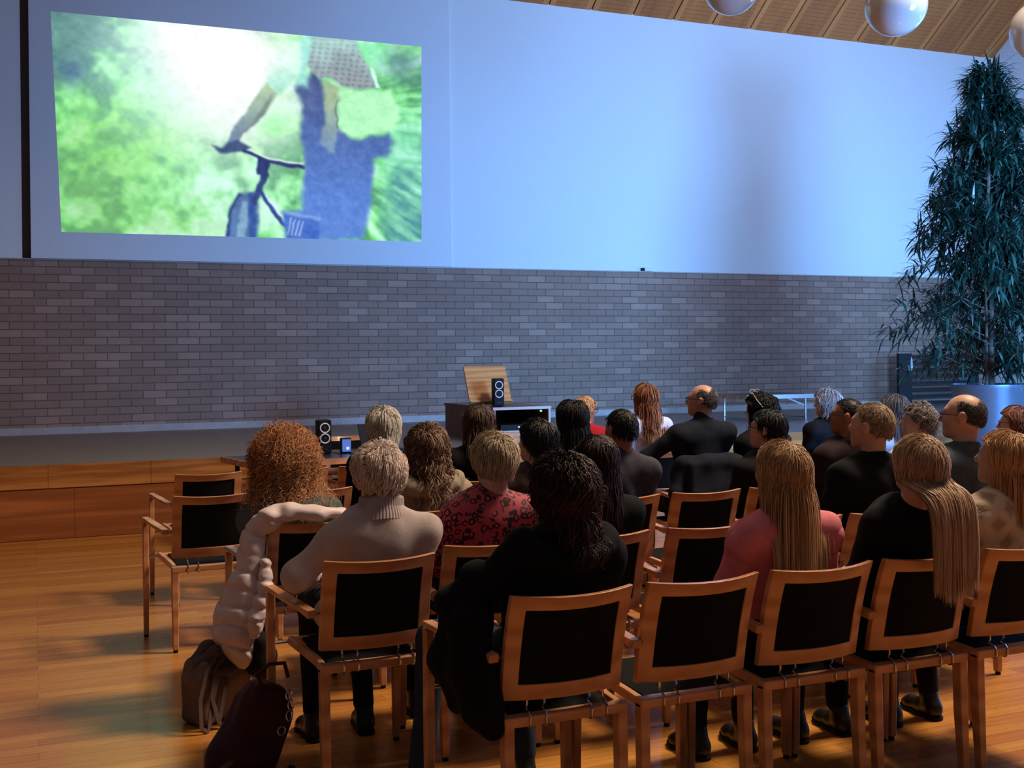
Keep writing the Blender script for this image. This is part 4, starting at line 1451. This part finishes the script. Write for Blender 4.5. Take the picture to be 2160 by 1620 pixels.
# third row
r, q = person('woman with a big cloud of frizzy copper hair and grey green hoodie', 1.175, RC - .13, (1.10, 5.46, 1.225), yaw=4, pitch=6, h=NEAR, w=1.08, bulk=1.14, top=M['cloth_green'], pants=cb2, shoes=M['shoe_sole'],
              hmat='red', seed=20, neckline='hood', foldamp=.005, elbows={-1: (-.235, .15, .8), 1: (.16, .15, .78)}, knees={1: (-.02, .66, .66)}, feet={1: (-.2, .8, .33)},
              hair=dict(n=7000, length=.265, width=.0012, adh=.06, vol=.075, curl=(.010, 24), frizz=.11, K=26, lift=.32, grav=.11, lenvar=.4, cap=.5))
person('woman with highlighted brown curls and a beige shawl collar coat', 1.74, RC, (1.820, 5.460, 1.260), yaw=-2, pitch=4, h=MID, w=1.06, bulk=1.1, top=M['cloth_beige'], pants=cb2, shoes=M['shoe_black'],
       hmat='curlbrown', seed=21, neckline='shawl', hair=dict(n=2600, length=.31, width=.0022, vol=.03, adh=.35, curl=(.011, 12), K=24, clump=.6, lift=.25, lenvar=.25, grav=.13))
person('black haired woman in patterned dark brown jacket', 2.33, RC, (2.430, 5.460, 1.270), yaw=26, pitch=4, h=MID, top=M['cloth_brownpat'], pants=cb, shoes=M['shoe_black'],
       hmat='black', seed=22, hair=dict(n=1300, length=.11, width=.0028, vol=.022, K=8, curl=(.005, 10), lift=.25, grav=.25))
person('dark haired man in a high necked slate sweater', 2.845, RC, (2.930, 5.460, 1.310), yaw=8, pitch=2, h=MID, w=1.02, bulk=1.06, top=M['cloth_slate'], pants=cb2, shoes=M['shoe_black'],
       hmat='black', seed=23, neckline='high', skin='skin2', hair=dict(short_m, n=1300, width=.002, length=.04))
person('black haired woman with glasses in a black jacket, behind the pink blazer', 3.84, RC, (3.880, 5.460, 1.280), yaw=40, pitch=4, h=MID, top=cb2, pants=cb, shoes=M['shoe_black'],
       hmat='black', seed=24, glasses=True, hair=dict(n=1200, length=.09, width=.0028, vol=.016, K=8, lift=.15, grav=.3))
person('man with short black hair, glasses and a dark plum jacket', 4.36, RC, (4.450, 5.460, 1.330), yaw=42, pitch=4, h=MID, w=1.06, top=M['cloth_plum'], pants=cb, shoes=M['shoe_black'],
       hmat='black', seed=25, glasses=True, skin='skin2', neckline='collar', hair=dict(crop, n=1200, width=.002))
person('woman with short grey curls and a pale blue collar', 4.9, RC, (4.990, 5.460, 1.290), yaw=38, pitch=4, h=MID, top=M['cloth_paleblue'], pants=cb2, shoes=M['shoe_black'],
       hmat='grey', seed=26, neckline='collar', hair=dict(n=1300, length=.075, width=.0028, vol=.018, curl=(.009, 14), K=10, lift=.5, grav=.18, clump=.5))
person('woman with rust brown hair and glasses at the right edge', 5.72, RC, (5.780, 5.460, 1.250), yaw=46, pitch=4, h=MID, top=cb2, pants=cb, shoes=M['shoe_black'],
       hmat='rustbrown', seed=27, glasses=True, hair=dict(n=1200, length=.13, width=.003, vol=.02, K=8, lift=.2, grav=.3))
# fourth row
person('woman with a round silver blonde bob', 1.95, RD, (1.920, 6.580, 1.310), yaw=-2, pitch=2, h=FAR, top=cb, pants=cb, shoes=M['shoe_black'],
       hmat='bob', seed=28, hair=dict(bobcut, n=1900, length=.145, vol=.03, adh=.4, tuck=.3))
person('woman in black with straight brown hair in front of the cabinet', 2.5, RD, (2.530, 6.580, 1.310), yaw=12, pitch=2, h=FAR, top=cb, pants=cb, shoes=M['shoe_black'],
       hmat='brown', seed=29, hair=dict(bobcut, n=1300, length=.23, vol=.02, width=.003))
person('woman with smooth chin length black hair, next to the child', 3.1, RD, (3.170, 6.580, 1.320), yaw=18, pitch=2, h=FAR, top=cb2, pants=cb, shoes=M['shoe_black'],
       hmat='black', seed=30, hair=dict(bobcut, n=1300, length=.19, vol=.028, width=.003))
person('balding man with glasses in a high collared navy sweater', 4.1, RD, (4.150, 6.580, 1.400), yaw=42, pitch=4, h=FAR, w=1.12, bulk=1.1, top=M['cloth_navy'], pants=cb, shoes=M['shoe_black'],
       hmat='darkgrey', seed=31, glasses=True, neckline='high', elbows={-1: (-.33, .24, .9), 1: (.17, .2, .8)}, wrists={-1: (-.2, .45, .75)}, hair=dict(crop, style='bald', n=900, width=.0022, length=.03))
r, q = person('woman with long black curls and sunglasses pushed up on her head', 4.65, RD, (4.620, 6.580, 1.330), yaw=30, pitch=2, h=FAR, w=.9, top=cb2, pants=cb, shoes=M['shoe_black'],
              hmat='black', seed=32, hair=dict(n=1400, length=.28, width=.003, vol=.028, curl=(.012, 13), K=22, clump=.5, lift=.4, frizz=.1, grav=.12))
sg = MB()
for sx in (-1, 1):
    c = q['A'](sx * .034, .045, .118)
    sg.tube([tuple(c + np.array([.027 * math.cos(a), .012 * math.sin(a), .016 * math.sin(a)])) for a in [2 * math.pi * k / 12 for k in range(12)]], .003, 6, closed=True)
    sg.tube([tuple(q['A'](sx * .06, .04, .115)), tuple(q['A'](sx * .1, -.02, .06)), tuple(q['A'](sx * .1, -.06, .02))], .003, 6)
sg.tube([tuple(q['A'](-.008, .05, .13)), tuple(q['A'](.008, .05, .13))], .003, 6)
sg.build('sunglasses', M['chrome'], r, smooth=True)
person('woman with straight ash grey hair, beside the plant pot', 5.8, RD, (5.780, 6.580, 1.300), yaw=30, pitch=2, h=FAR, top=M['cloth_white'], pants=cb, shoes=M['shoe_black'],
       hmat='darkgrey', seed=33, hair=dict(bobcut, n=1200, length=.26, vol=.022, width=.003))
# front row
person('blond child with glasses and red top turned sideways', 3.87, RE, (3.870, 7.800, 1.290), yaw=-70, pitch=-4, h=FAR, w=.85, hscale=.92, top=M['cloth_red'], pants=cb, shoes=M['shoe_black'],
       hmat='strawberry', seed=34, glasses=True, hair=dict(n=900, length=.09, width=.0028, vol=.012, K=7, lift=.1, grav=.3))
person('woman in white with long wavy red brown hair', 4.44, RE, (4.400, 7.800, 1.380), yaw=20, pitch=2, h=FAR, w=.94, top=M['cloth_white'], pants=cb, shoes=M['shoe_black'],
       hmat='longred', seed=35, glasses=True, hair=dict(n=1500, length=.44, width=.0026, vol=.018, wave=(.009, 8), curl=(.005, 7), K=22, clump=.5, lenvar=.2, side=.1, grav=.35, stiff=.8, lift=.1))
person('woman with fluffy grey hair in a black coat', 6.2, RE, (6.140, 7.800, 1.300), yaw=30, pitch=0, h=FAR, bulk=1.1, top=cb, pants=cb, shoes=M['shoe_black'],
       hmat='grey', seed=36, neckline='collar', hair=dict(n=1300, length=.15, width=.003, vol=.028, curl=(.008, 9), K=10, lift=.35, grav=.25))

# ------------------------------------------------------------------ things around the audience
# pale quilted jacket hung over the corner of a chair
M['puffer'] = fabric('pale_quilted_nylon', srgb(214, 198, 198), 60, .08, rough=.5, bstr=.1)
M['puffer_in'] = fabric('dark_lining', srgb(26, 22, 22), 200, .2)
jk = thing('puffer_jacket', 'pale quilted puffer jacket hung over a chair corner beside the white haired woman', 'jacket', (1.175, RC - .13, 0))
g = SDF((-.56, -.3, .1), (.3, .34, 1.02), .0085)
g.chain([(.13, -.07, .885), (.0, -.095, .9), (-.12, -.085, .9), (-.21, -.06, .885), (-.262, -.03, .82)], [.024, .036, .044, .05, .052], k=.03)
g.ell((-.285, -.035, .70), (.06, .085, .13), k=.05)
g.ell((-.315, -.04, .53), (.085, .10, .15), k=.05)
g.ell((-.35, -.03, .41), (.11, .14, .15), k=.05)
g.ell((-.32, -.05, .29), (.06, .09, .08), k=.05)
X, Y, Z = g.grid()
g.f = g.f + ((.010 + .003 * np.sin(31 * Y + 17 * X)) * np.exp(-((np.mod(Z + .3 * X + .02 * np.sin(24 * Y + 9 * X), .088) - .044) / .011) ** 2)).astype(np.float32)
g.folds(.005, 8, 34)
g.build('shell', M['puffer'], jk)
g = SDF((-.5, -.25, .12), (-.05, .2, .5), .0085)
g.chain([(-.27, -.1, .34), (-.25, -.08, .25), (-.24, -.05, .2)], [.05, .066, .04], k=.03)
g.folds(.005, 9, 30)
g.build('lining', M['puffer_in'], jk)
sl = SDF((-.5, -.32, .3), (-.1, .1, .82), .0085)
sl.chain([(-.235, -.115, .68), (-.245, -.14, .58), (-.29, -.15, .46), (-.3, -.14, .4)], [.032, .04, .042, .034], k=.02)
X, Y, Z = sl.grid()
sl.f = sl.f + (.008 * np.exp(-((np.mod(Z + .2 * X, .06) - .03) / .008) ** 2)).astype(np.float32)
sl.folds(.004, 18, 40)
sl.build('sleeve', M['puffer'], jk)
# navy jacket over the back of the balding man's chair
g = SDF((3.6, 6.12, .4), (4.42, 6.62, 1.02), .0115)
g.chain([(3.88, 6.35, .885), (4.02, 6.31, .89), (4.18, 6.31, .89), (4.32, 6.35, .885)], [.045, .05, .05, .045], k=.03)
g.box((4.1, 6.30, .73), (.23, .05, .19), .04, None, k=.04)
g.chain([(3.88, 6.35, .88), (3.82, 6.34, .7), (3.85, 6.34, .55)], [.04, .05, .04], k=.03)
g.chain([(4.32, 6.36, .88), (4.35, 6.35, .72), (4.33, 6.35, .6)], [.04, .045, .035], k=.03)
g.folds(.007, 12, 22)
nj = tag(g.build('jacket', M['cloth_navy']), 'dark navy jacket draped over the chair of the balding man', 'jacket')
nj.location.y = .045

# taupe tote bag
M['taupe'] = fabric('taupe_leather', srgb(112, 92, 82), 120, .12, rough=.6, bstr=.15)
M['taupe_d'] = fabric('taupe_leather_dark', srgb(84, 66, 60), 120, .12, rough=.6, bstr=.15)
tb = thing('tote_bag', 'taupe leather tote bag standing on the floor with long drooping straps', 'bag', (.73, 5.2, 0), .5)
g = SDF((-.22, -.16, -.01), (.22, .16, .4), .0075)
g.box((0, 0, .11), (.135, .085, .11), .03, None, k=0)
g.box((0, .0, .22), (.12, .07, .06), .03, None, k=.06)
g.folds(.004, 21, 22)
g.cut_below(0)
g.build('bag_body', M['taupe'], tb)
g = SDF((-.2, -.15, .18), (.2, .15, .4), .0075)
g.chain([(-.1, -.02, .26), (-.04, -.05, .31), (.04, -.045, .3), (.1, -.02, .26)], [.03, .026, .028, .03], k=.03)
g.chain([(-.09, .03, .27), (.0, .05, .31), (.09, .03, .27)], [.028, .026, .028], k=.03)
g.chain([(-.1, -.08, .23), (0, -.085, .225), (.1, -.08, .23)], [.018, .02, .018], k=.02)
g.folds(.004, 22, 34)
g.build('gathered_top', M['taupe_d'], tb)
for dx in (0, 1):
    st = MB()
    pts = [(-.06 + .04 * dx, -.085, .29), (-.12 + .05 * dx, -.1, .25), (-.17 + .06 * dx, -.12, .14), (-.18 + .09 * dx, -.14, .03), (-.155 + .08 * dx, -.15, .006), (-.13 + .05 * dx, -.13, .03), (-.1 + .06 * dx, -.115, .14), (-.05 + .05 * dx, -.1, .24)]
    st.sweep(pts, .02, .005, up=(0, -1, .2))
    st.build('strap', M['taupe_d'], tb, smooth=True)
MB().box(-.004, .02, -.092, -.086, .2, .212).build('metal_tag', M['chrome'], tb, bevel=.002)
# dark maroon bag leaning on the chair post
M['maroon'] = fabric('dark_maroon_leather', srgb(58, 28, 34), 140, .2, rough=.42, bstr=.12)
mb = thing('shoulder_bag', 'dark maroon leather shoulder bag slumped against a chair leg on the floor', 'bag', (.74, 4.44, 0), .25)
g = SDF((-.26, -.16, -.01), (.26, .16, .46), .0075)
Rb = rotm(0, 0, .42)
g.box((.02, 0, .15), (.115, .075, .15), .05, Rb, k=0)
g.ell((-.04, -.01, .08), (.12, .085, .085), k=.06)
g.box((.075, 0, .29), (.085, .05, .05), .03, Rb, k=.05)
g.folds(.005, 31, 22)
g.cut_below(0)
g.build('bag_body', M['maroon'], mb)
st = MB()
st.sweep([(-.08, -.08, .1), (-.15, -.12, .09), (-.19, -.15, .05), (-.19, -.17, .008), (-.1, -.18, .006), (.02, -.17, .006), (.1, -.13, .01), (.14, -.1, .03)], .026, .006, up=(0, -.5, 1))
st.build('strap', M['maroon'], mb, smooth=True)
st = MB()
st.tube([(.05, -.05, .33), (.01, -.07, .4), (.06, -.075, .43), (.13, -.06, .42), (.15, -.05, .36)], .008, 8)
st.build('handle', M['maroon'], mb, smooth=True)
for i in range(3):
    c = (.135 + .008 * (i % 2), -.085, .30 - .04 * i)
    MB().tube([(c[0] + .012 * math.cos(a), c[1], c[2] + .02 * math.sin(a)) for a in [2 * math.pi * k / 12 for k in range(12)]], .003, 6, closed=True).build('chain_link', M['chrome'], mb, smooth=True)
MB().tube([(.1 + .016 * math.cos(a), -.09, .17 + .016 * math.sin(a)) for a in [2 * math.pi * k / 14 for k in range(14)]], .003, 6, closed=True).build('ring', M['chrome'], mb, smooth=True)

# long dark table with a wooden edge in front of the stage
M['table_top'] = plain('dark_table_laminate', srgb(44, 46, 56), .3, var=.1)
tl = thing('conference_table', 'long dark topped table with wooden edge standing before the stage', 'table', (1.64, 9.35, 0), math.radians(10))
MB().box(0, 2.1, 0, .8, .725, .75).build('tabletop', M['table_top'], tl, bevel=.002)
ed = MB().box(-.012, 2.112, -.014, 0, .70, .751).box(-.012, 2.112, .8, .814, .70, .751).box(-.014, 0, 0, .8, .70, .751).box(2.1, 2.112, 0, .8, .70, .751)
ed.build('wood_edge', M['chair_wood'], tl)
for x, y in ((.1, .1), (2.0, .1), (.1, .7), (2.0, .7)):
    MB().tube([(x, y, 0), (x, y, .725)], .02, 10).build('leg', M['black'], tl, smooth=True)
tl2 = thing('side_table', 'pale edged table before the woman in white, mostly hidden by the audience', 'table', (4.05, 8.75, 0), math.radians(2))
MB().box(0, 1.4, 0, .7, .725, .75).build('tabletop', M['table_top'], tl2, bevel=.002)
MB().box(-.012, 1.412, -.014, 0, .70, .751).box(-.012, 1.412, .7, .714, .70, .751).box(-.014, 0, 0, .7, .70, .751).box(1.4, 1.412, 0, .7, .70, .751).build('wood_edge', M['trim'], tl2)
for x, y in ((.1, .1), (1.3, .1), (.1, .6), (1.3, .6)):
    MB().tube([(x, y, 0), (x, y, .725)], .02, 10).build('leg', M['black'], tl2, smooth=True)
sh_ = MB().box(-.105, .105, -.15, .15, 0, .001)
M['paper'] = plain('white_paper', srgb(222, 222, 226), .8)

# loudspeakers
M['ring'] = plain('pale_ring', srgb(232, 232, 236), .35)
M['cone'] = plain('speaker_cone', srgb(34, 36, 44), .5)
def speaker(label, loc, rz, w, d, h):
    r = thing('desktop_speaker', label, 'speaker', loc, rz, 'pair of black desktop speakers')
    R = Matrix.Rotation(math.radians(-7), 4, 'X')
    MB().box(-w / 2, w / 2, -d / 2, d / 2, 0.0, h).build('cabinet', M['black'], r, bevel=.012, seg=3)
    for i, z in enumerate((h * .76, h * .45)):
        rr = w * .34
        pts = [(rr * math.cos(a), -d / 2 - .002, z + rr * math.sin(a)) for a in [2 * math.pi * k / 28 for k in range(28)]]
        ro = MB().tube(pts, w * .05, 8, closed=True).build('driver_ring', M['ring'], r, smooth=True)
        c = MB()
        n = 28
        prof = [(rr * .95, 0), (rr * .5, .012), (rr * .36, .006), (0.0005, -.002)]
        vs = []
        for (pr, dy) in prof:
            for k in range(n):
                a = 2 * math.pi * k / n
                vs.append((pr * math.cos(a), -d / 2 - .004 + dy, z + pr * math.sin(a)))
        fs = [(i2 * n + k, i2 * n + (k + 1) % n, (i2 + 1) * n + (k + 1) % n, (i2 + 1) * n + k) for i2 in range(3) for k in range(n)]
        c.add(vs, fs)
        c.build('speaker_cone', M['cone'], r, smooth=True)
    MB().box(-w * .2, w * .2, -d / 2 - .004, -d / 2, h * .12, h * .15).build('badge', M['cone'], r)
    return r
spk = speaker('black speaker with two white rings on the lectern cabinet', (4.62, 11.42, 1.06), -.2, .115, .15, .30)
speaker('black speaker with two white rings on the long dark table, behind copper hair', (2.37, 10.02, .7515), -.05, .12, .15, .30)

# things on the dark table
lp = thing('laptop', 'open black laptop on the dark table hidden behind the silver blonde bob', 'laptop', (2.93, 10.0, .7515), math.radians(16))
MB().box(-.17, .17, -.12, .12, 0, .016).build('base', M['black'], lp, bevel=.003)
Mx = Matrix.Translation((0, .12, .014)) @ Matrix.Rotation(math.radians(-18), 4, 'X')
MB().box(-.17, .17, -.004, .004, 0, .235, Mx).build('lid', M['black'], lp, bevel=.002)
m_, nt_, b_ = new_mat('lit_display')
b_.inputs['Base Color'].default_value = srgb(90, 120, 200)
b_.inputs['Emission Color'].default_value = srgb(90, 130, 220)
b_.inputs['Emission Strength'].default_value = .5
M['display'] = m_
bx = thing('desk_charger', 'small black device with blue lit front on the dark table', 'device', (2.56, 9.98, .7515), -.2)
MB().box(-.05, .05, -.045, .045, 0, .13).build('housing', M['black'], bx, bevel=.006)
MB().box(-.03, .046, -.0475, -.0452, .012, .122).build('lit_front', M['display'], bx)
m2_, nt_, b_ = new_mat('small_white_light')
b_.inputs['Emission Color'].default_value = srgb(190, 215, 255)
b_.inputs['Emission Strength'].default_value = .8
MB().box(.006, .03, -.0495, -.0478, .03, .055).build('indicator', m2_, bx)
cbx = MB()
cbx.tube([(2.44, 9.98, .756), (2.5, 9.85, .756), (2.6, 9.8, .756), (2.72, 9.82, .756), (2.78, 9.9, .756)], .004, 6)
tag(cbx.build('cable', M['black'], smooth=True), 'thin black cable lying across the dark table', 'cable')
ms = MB()
ms.tube([(3.2, 9.95, .756), (3.28, 9.98, .78), (3.36, 10.0, .765), (3.42, 9.96, .756)], .006, 6)
tag(ms.build('adapter_cable', M['black'], smooth=True), 'looped black cable on the dark table right of the silver bob', 'cable')

# audio cabinet and lectern board at the stage edge
M['cab_side'] = wood('cabinet_brown', srgb(92, 50, 30), srgb(122, 70, 44), (3, 3, .6), .4)
M['cab_edge'] = plain('cabinet_pale_edge', srgb(190, 178, 170), .5)
M['oak_board'] = wood('oak_board', srgb(186, 122, 66), srgb(216, 154, 92), (.8, 5, 5), .4)
cab = thing('media_cabinet', 'low brown media cabinet with open front standing on the stage edge', 'cabinet', (4.47, 11.16, SZ))
MB().box(0, .02, 0, 1.55, 0, .36).build('side_panel', M['cab_side'], cab)
MB().box(.63, .65, 0, 1.55, 0, .36).build('side_panel', M['cab_side'], cab)
MB().box(-.01, .66, .012, 1.56, .36, .385).build('top_board', M['cab_side'], cab)
MB().box(-.012, .662, -.006, .0115, .358, .387).build('front_edge', M['cab_edge'], cab)
MB().box(.63, .652, -.006, -.0005, 0, .357).build('front_edge', M['cab_edge'], cab)
MB().box(.02, .63, 1.0, 1.02, 0, .36).build('back_panel', M['cab_side'], cab)
MB().box(.02, .63, .004, 1.0, .12, .135).build('shelf', M['cab_edge'], cab)
MB().box(.022, .628, .0, .018, .004, .118).build('door', M['oak_board'], cab)
amp = thing('amplifier', 'slim black amplifier with small lights inside the media cabinet', 'amplifier', (4.78, 11.2, SZ + .1365))
MB().box(-.22, .22, 0, .3, 0, .06).build('housing', M['black'], amp, bevel=.003)
for x in (-.02, .1, .125):
    MB().box(x, x + (.02 if x < 0 else .012), -.003, 0, .028, .04).build('indicator', m2_, amp)
m3_, nt_, b_ = new_mat('green_light')
b_.inputs['Emission Color'].default_value = (.05, 1, .12, 1)
b_.inputs['Emission Strength'].default_value = 1.5
gl_ = MB().lathe([(.0001, -.012), (.01, -.008), (.014, 0), (.01, .008), (.0001, .012)], 12, (5.03, 11.2, SZ + .335))
tag(gl_.build('signal_lamp', m3_, smooth=True), 'small glowing green light inside the media cabinet', 'light')
lb = thing('lectern_board', 'slanted oak lectern board standing on the media cabinet behind the speaker', 'lectern', (4.62, 11.62, SZ + .400), math.radians(-2))
Mx = Matrix.Rotation(math.radians(-28), 4, 'X')
MB().box(-.245, .245, -.012, .012, .005, .47, Mx).build('board', M['oak_board'], lb, bevel=.002)
MB().box(-.245, .245, -.05, -.012, .012, .03, Mx).build('ledge', M['oak_board'], lb, bevel=.002)
kk = MB()
kk.sweep([(.0, .1, .17), (.0, .29, .006)], .05, .012, up=(1, 0, 0))
kk.build('prop', M['oak_board'], lb)

# low folding table further back on the stage
ft = thing('folding_table', 'low folding table with white front edge on the stage against brick', 'table', (8.95, 13.05, SZ))
MB().box(0, 1.15, .012, .85, .31, .355).build('tabletop', M['table_top'], ft)
MB().box(-.004, 1.154, 0, .012, .30, .357).build('front_edge', plain('white_edge', srgb(222, 222, 224), .5), ft)
MB().box(-.012, -.004, .0, .85, .30, .357).build('end_edge', M['chair_wood'], ft)
for x in (.12, 1.03):
    for y in (.1, .75):
        MB().tube([(x, y, 0), (x, y, .33)], .014, 8).build('leg', M['chrome'], ft, smooth=True)
    MB().tube([(x, .1, .03), (x, .75, .03)], .01, 8).build('stretcher', M['chrome'], ft, smooth=True)
br_ = MB()
br_.sweep([(.72, .1, .305), (1.0, .1, .2)], .02, .012, up=(0, 1, 0))
br_.build('brace', M['chrome'], ft)

# dark slatted screen against the wall
M['slat_dark'] = wood('dark_slats', srgb(14, 11, 11), srgb(24, 19, 18), (1, 4, 4), .8)
ss = thing('slatted_screen', 'dark slatted screen at the brick wall behind the planter', 'screen', (13.42, 15.15, SZ))
MB().box(0, .28, 0, .05, 0, .9).build('end_panel', M['slat_dark'], ss)
MB().box(1.7, 1.76, 0, .05, 0, .9).build('end_panel', M['slat_dark'], ss)
for i in range(8):
    z = .03 + i * .112
    MB().box(.28, 1.7, 0, .04, z, z + .06).build('slat', M['slat_dark'], ss)
# sensor on the ledge
sn = thing('wall_sensor', 'tiny white sensor box sitting on the ledge above the brick', 'sensor', (8.8, WY - .05, 2.9))
MB().box(-.03, .12, -.03, .025, 0, .055).build('housing', M['panel'], sn, bevel=.008)
MB().box(-.075, -.031, -.025, .02, .003, .05).build('lens', M['black'], sn, bevel=.006)

# globe lamps hanging from the sloping ceiling
m_, nt_, b_ = new_mat('opal_glass')
b_.inputs['Base Color'].default_value = srgb(206, 206, 208)
b_.inputs['Roughness'].default_value = .08
b_.inputs['Coat Weight'].default_value = .6
b_.inputs['Subsurface Weight'].default_value = .0
M['opal'] = m_
for i, (gx, gy, gz, lab) in enumerate(((5.29, 7.88, 4.6, 'white globe pendant lamp nearest the screen, cut by the top edge'), (5.92, 6.67, 4.17, 'white globe pendant lamp in the middle, above the planked ceiling edge'), (7.07, 6.4, 4.03, 'white globe pendant lamp at the right edge above the tall plant'))):
    gp = thing('globe_pendant', lab, 'lamp', (gx, gy, gz), 0, 'opal globe pendants')
    R = .225
    prof = [(R * math.sin(math.pi * k / 24) + 1e-4, -R * math.cos(math.pi * k / 24)) for k in range(24)] + [(.03, R * .995)]
    MB().lathe(prof, 48).build('globe', M['opal'], gp, smooth=True)
    MB().lathe([(.0, R - .02), (.04, R - .02), (.045, R + .05), (.02, R + .09), (.012, R + .09), (.012, (slope(max(gy, yt)) if gy > yt else slope(yt) - 2 * (yt - gy) / 10.5) - gz - .02)], 16).build('stem', M['chrome'], gp, smooth=True)

# tall leafy plant in a big metal planter
M['planter'] = plain('planter_metal', srgb(112, 134, 160), .4, .8)
M['soil'] = plain('soil', srgb(30, 24, 20), .95, var=.4, vs=40)
M['bark'] = plain('bark', srgb(96, 84, 74), .8, var=.25, vs=12)
m_, nt_, b_ = new_mat('narrow_leaves')
at_ = N(nt_, 'ShaderNodeAttribute', attribute_name='tone')
nt_.links.new(ramp(nt_, at_.outputs['Fac'], [(0, srgb(10, 24, 19)), (.6, srgb(26, 56, 46)), (1, srgb(84, 126, 112))]), b_.inputs['Base Color'])
b_.inputs['Roughness'].default_value = .35
M['leaf'] = m_
pl = thing('potted_plant', 'tall drooping narrow leaved plant in a wide metal planter', 'plant', (9.7, 9.5, 0))
MB().lathe([(.0, 0), (.36, 0), (.41, 1.17), (.425, 1.2), (.425, 1.235), (.40, 1.235), (.395, 1.16), (.0, 1.16)], 56).build('planter', M['planter'], pl, smooth=True)
MB().lathe([(.0, 1.165), (.392, 1.165), (.39, 1.18), (.0, 1.19)], 40).build('soil', M['soil'], pl, smooth=True)
rr_ = np.random.default_rng(77)
tr = MB()
tr.tube([(.0, 0, 1.15), (.015, .0, 2.2), (-.01, .01, 3.3), (.05, .0, 4.2), (.16, 0, 4.6)], [.03, .026, .02, .012, .005], 8)
tr.tube([(.05, .03, 1.15), (.06, .04, 2.3), (.03, .03, 3.4)], [.02, .016, .006], 8)
tr.tube([(-.05, .02, 1.15), (-.06, .0, 2.0), (-.1, .0, 2.9)], [.02, .015, .006], 8)
twigs = []
z = 1.3
while z < 4.62:
    t = (z - 1.3) / 3.3
    Rm = 1.08 * max(.0, 1 - t) ** .9 * (.6 + .4 * min(1, t * 6 + .35)) + .13
    for k in range(5 if t < .75 else 4):
        a = rr_.random() * 6.283
        R = Rm * (.55 + .5 * rr_.random())
        b0 = Vector((.0 + .05 * t, 0, z))
        b1 = Vector((R * .55 * math.cos(a), R * .55 * math.sin(a), z + .22 * R + .05))
        b2 = Vector((R * math.cos(a), R * math.sin(a), z + .10 * R))
        tr.tube([b0, b1, b2], [.008, .005, .002], 5)
        for f in (.2, .38, .55, .7, .84, .95, 1.0):
            u_ = f * 2
            p_ = b0.lerp(b1, u_) if u_ < 1 else b1.lerp(b2, u_ - 1)
            twigs.append((p_, a))
    z += .072
tr.build('trunk', M['bark'], pl, smooth=True)
LV, LF, LT = [], [], []
nb_ = 0
for (p_, a) in twigs:
    for k in range(int(7 + 4 * rr_.random())):
        aa = a + rr_.normal() * 1.0
        L = .16 + .12 * rr_.random()
        wd = .010 + .005 * rr_.random()
        el_ = .2 + rr_.normal() * .6
        d = np.array([math.cos(aa) * math.cos(el_), math.sin(aa) * math.cos(el_), math.sin(el_)])
        pos = np.array(p_) + rr_.normal(size=3) * .035
        pts = [pos]
        for s in range(4):
            d = d + np.array([0, 0, -.16 - .16 * rr_.random()])
            d /= np.linalg.norm(d)
            pts.append(pts[-1] + d * L / 4)
        sd = np.cross(d, [0, 0, 1]); n_ = np.linalg.norm(sd)
        if n_ < 1e-3:
            continue
        sd /= n_
        tn = np.clip(rr_.normal(.45, .22), 0, 1)
        for s, pw in enumerate((.35, .9, 1.0, .65, .05)):
            c = pts[s]
            LV += [c - sd * wd * pw, c + np.array([0, 0, -.003 * pw]), c + sd * wd * pw]
            LT += [tn] * 3
        for s in range(4):
            for q_ in (0, 1):
                i0 = nb_ + s * 3 + q_
                LF.append((i0, i0 + 1, i0 + 4, i0 + 3))
        nb_ += 15
np_mesh('foliage', np.array(LV), np.array(LF), M['leaf'], pl, attrs={'tone': np.array(LT)})

# ------------------------------------------------------------------ light
def area(name, loc, target, sx, sy, power, color, spread=math.pi):
    l = bpy.data.lights.new(name, 'AREA')
    l.shape = 'RECTANGLE'
    l.size, l.size_y = sx, sy
    l.energy = power
    l.color = color
    l.spread = spread
    o = bpy.data.objects.new(name, l)
    COL.objects.link(o)
    o.location = loc
    d = Vector(target) - Vector(loc)
    o.rotation_euler = d.to_track_quat('-Z', 'Y').to_euler()
    return o
BLUE = (.16, .43, 1.0)
WARM = (1.0, .5, .16)
for k, (y0, y1) in enumerate(((1.0, 4.2), (4.8, 8.0), (8.6, 11.8))):
    area('daylight_window_%d' % (k + 1), (15.95, (y0 + y1) / 2, 2.6), (9, (y0 + y1) / 2 + 3.5, 2.8), 3.0, 3.8, (80, 150, 360)[k], BLUE)
area('daylight_rear', (8.2, 2.4, 2.6), (10.2, WY, 2.6), 2.4, 1.6, 760, BLUE, math.radians(100))
area('ceiling_spots', (6.5, 4.6, 7.5), (2.0, 5.2, 0), 1.6, 1.6, 400, (1.0, .77, .54), math.radians(120))
area('warm_room', (2.0, 5.5, 7.0), (2.0, 6.0, 0), 6, 5, 50, (1.0, .62, .36))
area('ceiling_wash', (12, 6.5, 6.6), (10.5, 14.6, 8.2), 4, 1, 40, (1.0, .6, .3), math.radians(110))
W = bpy.data.worlds.new('world')
SC.world = W
W.use_nodes = True
bg = W.node_tree.nodes['Background']
bg.inputs[0].default_value = (.72, .70, .82, 1)
bg.inputs[1].default_value = .07
SC.view_settings.view_transform = 'Standard'
SC.view_settings.look = 'None'
SC.view_settings.exposure = 0.0
SC.view_settings.gamma = 1.0
SC.view_settings.use_curve_mapping = False
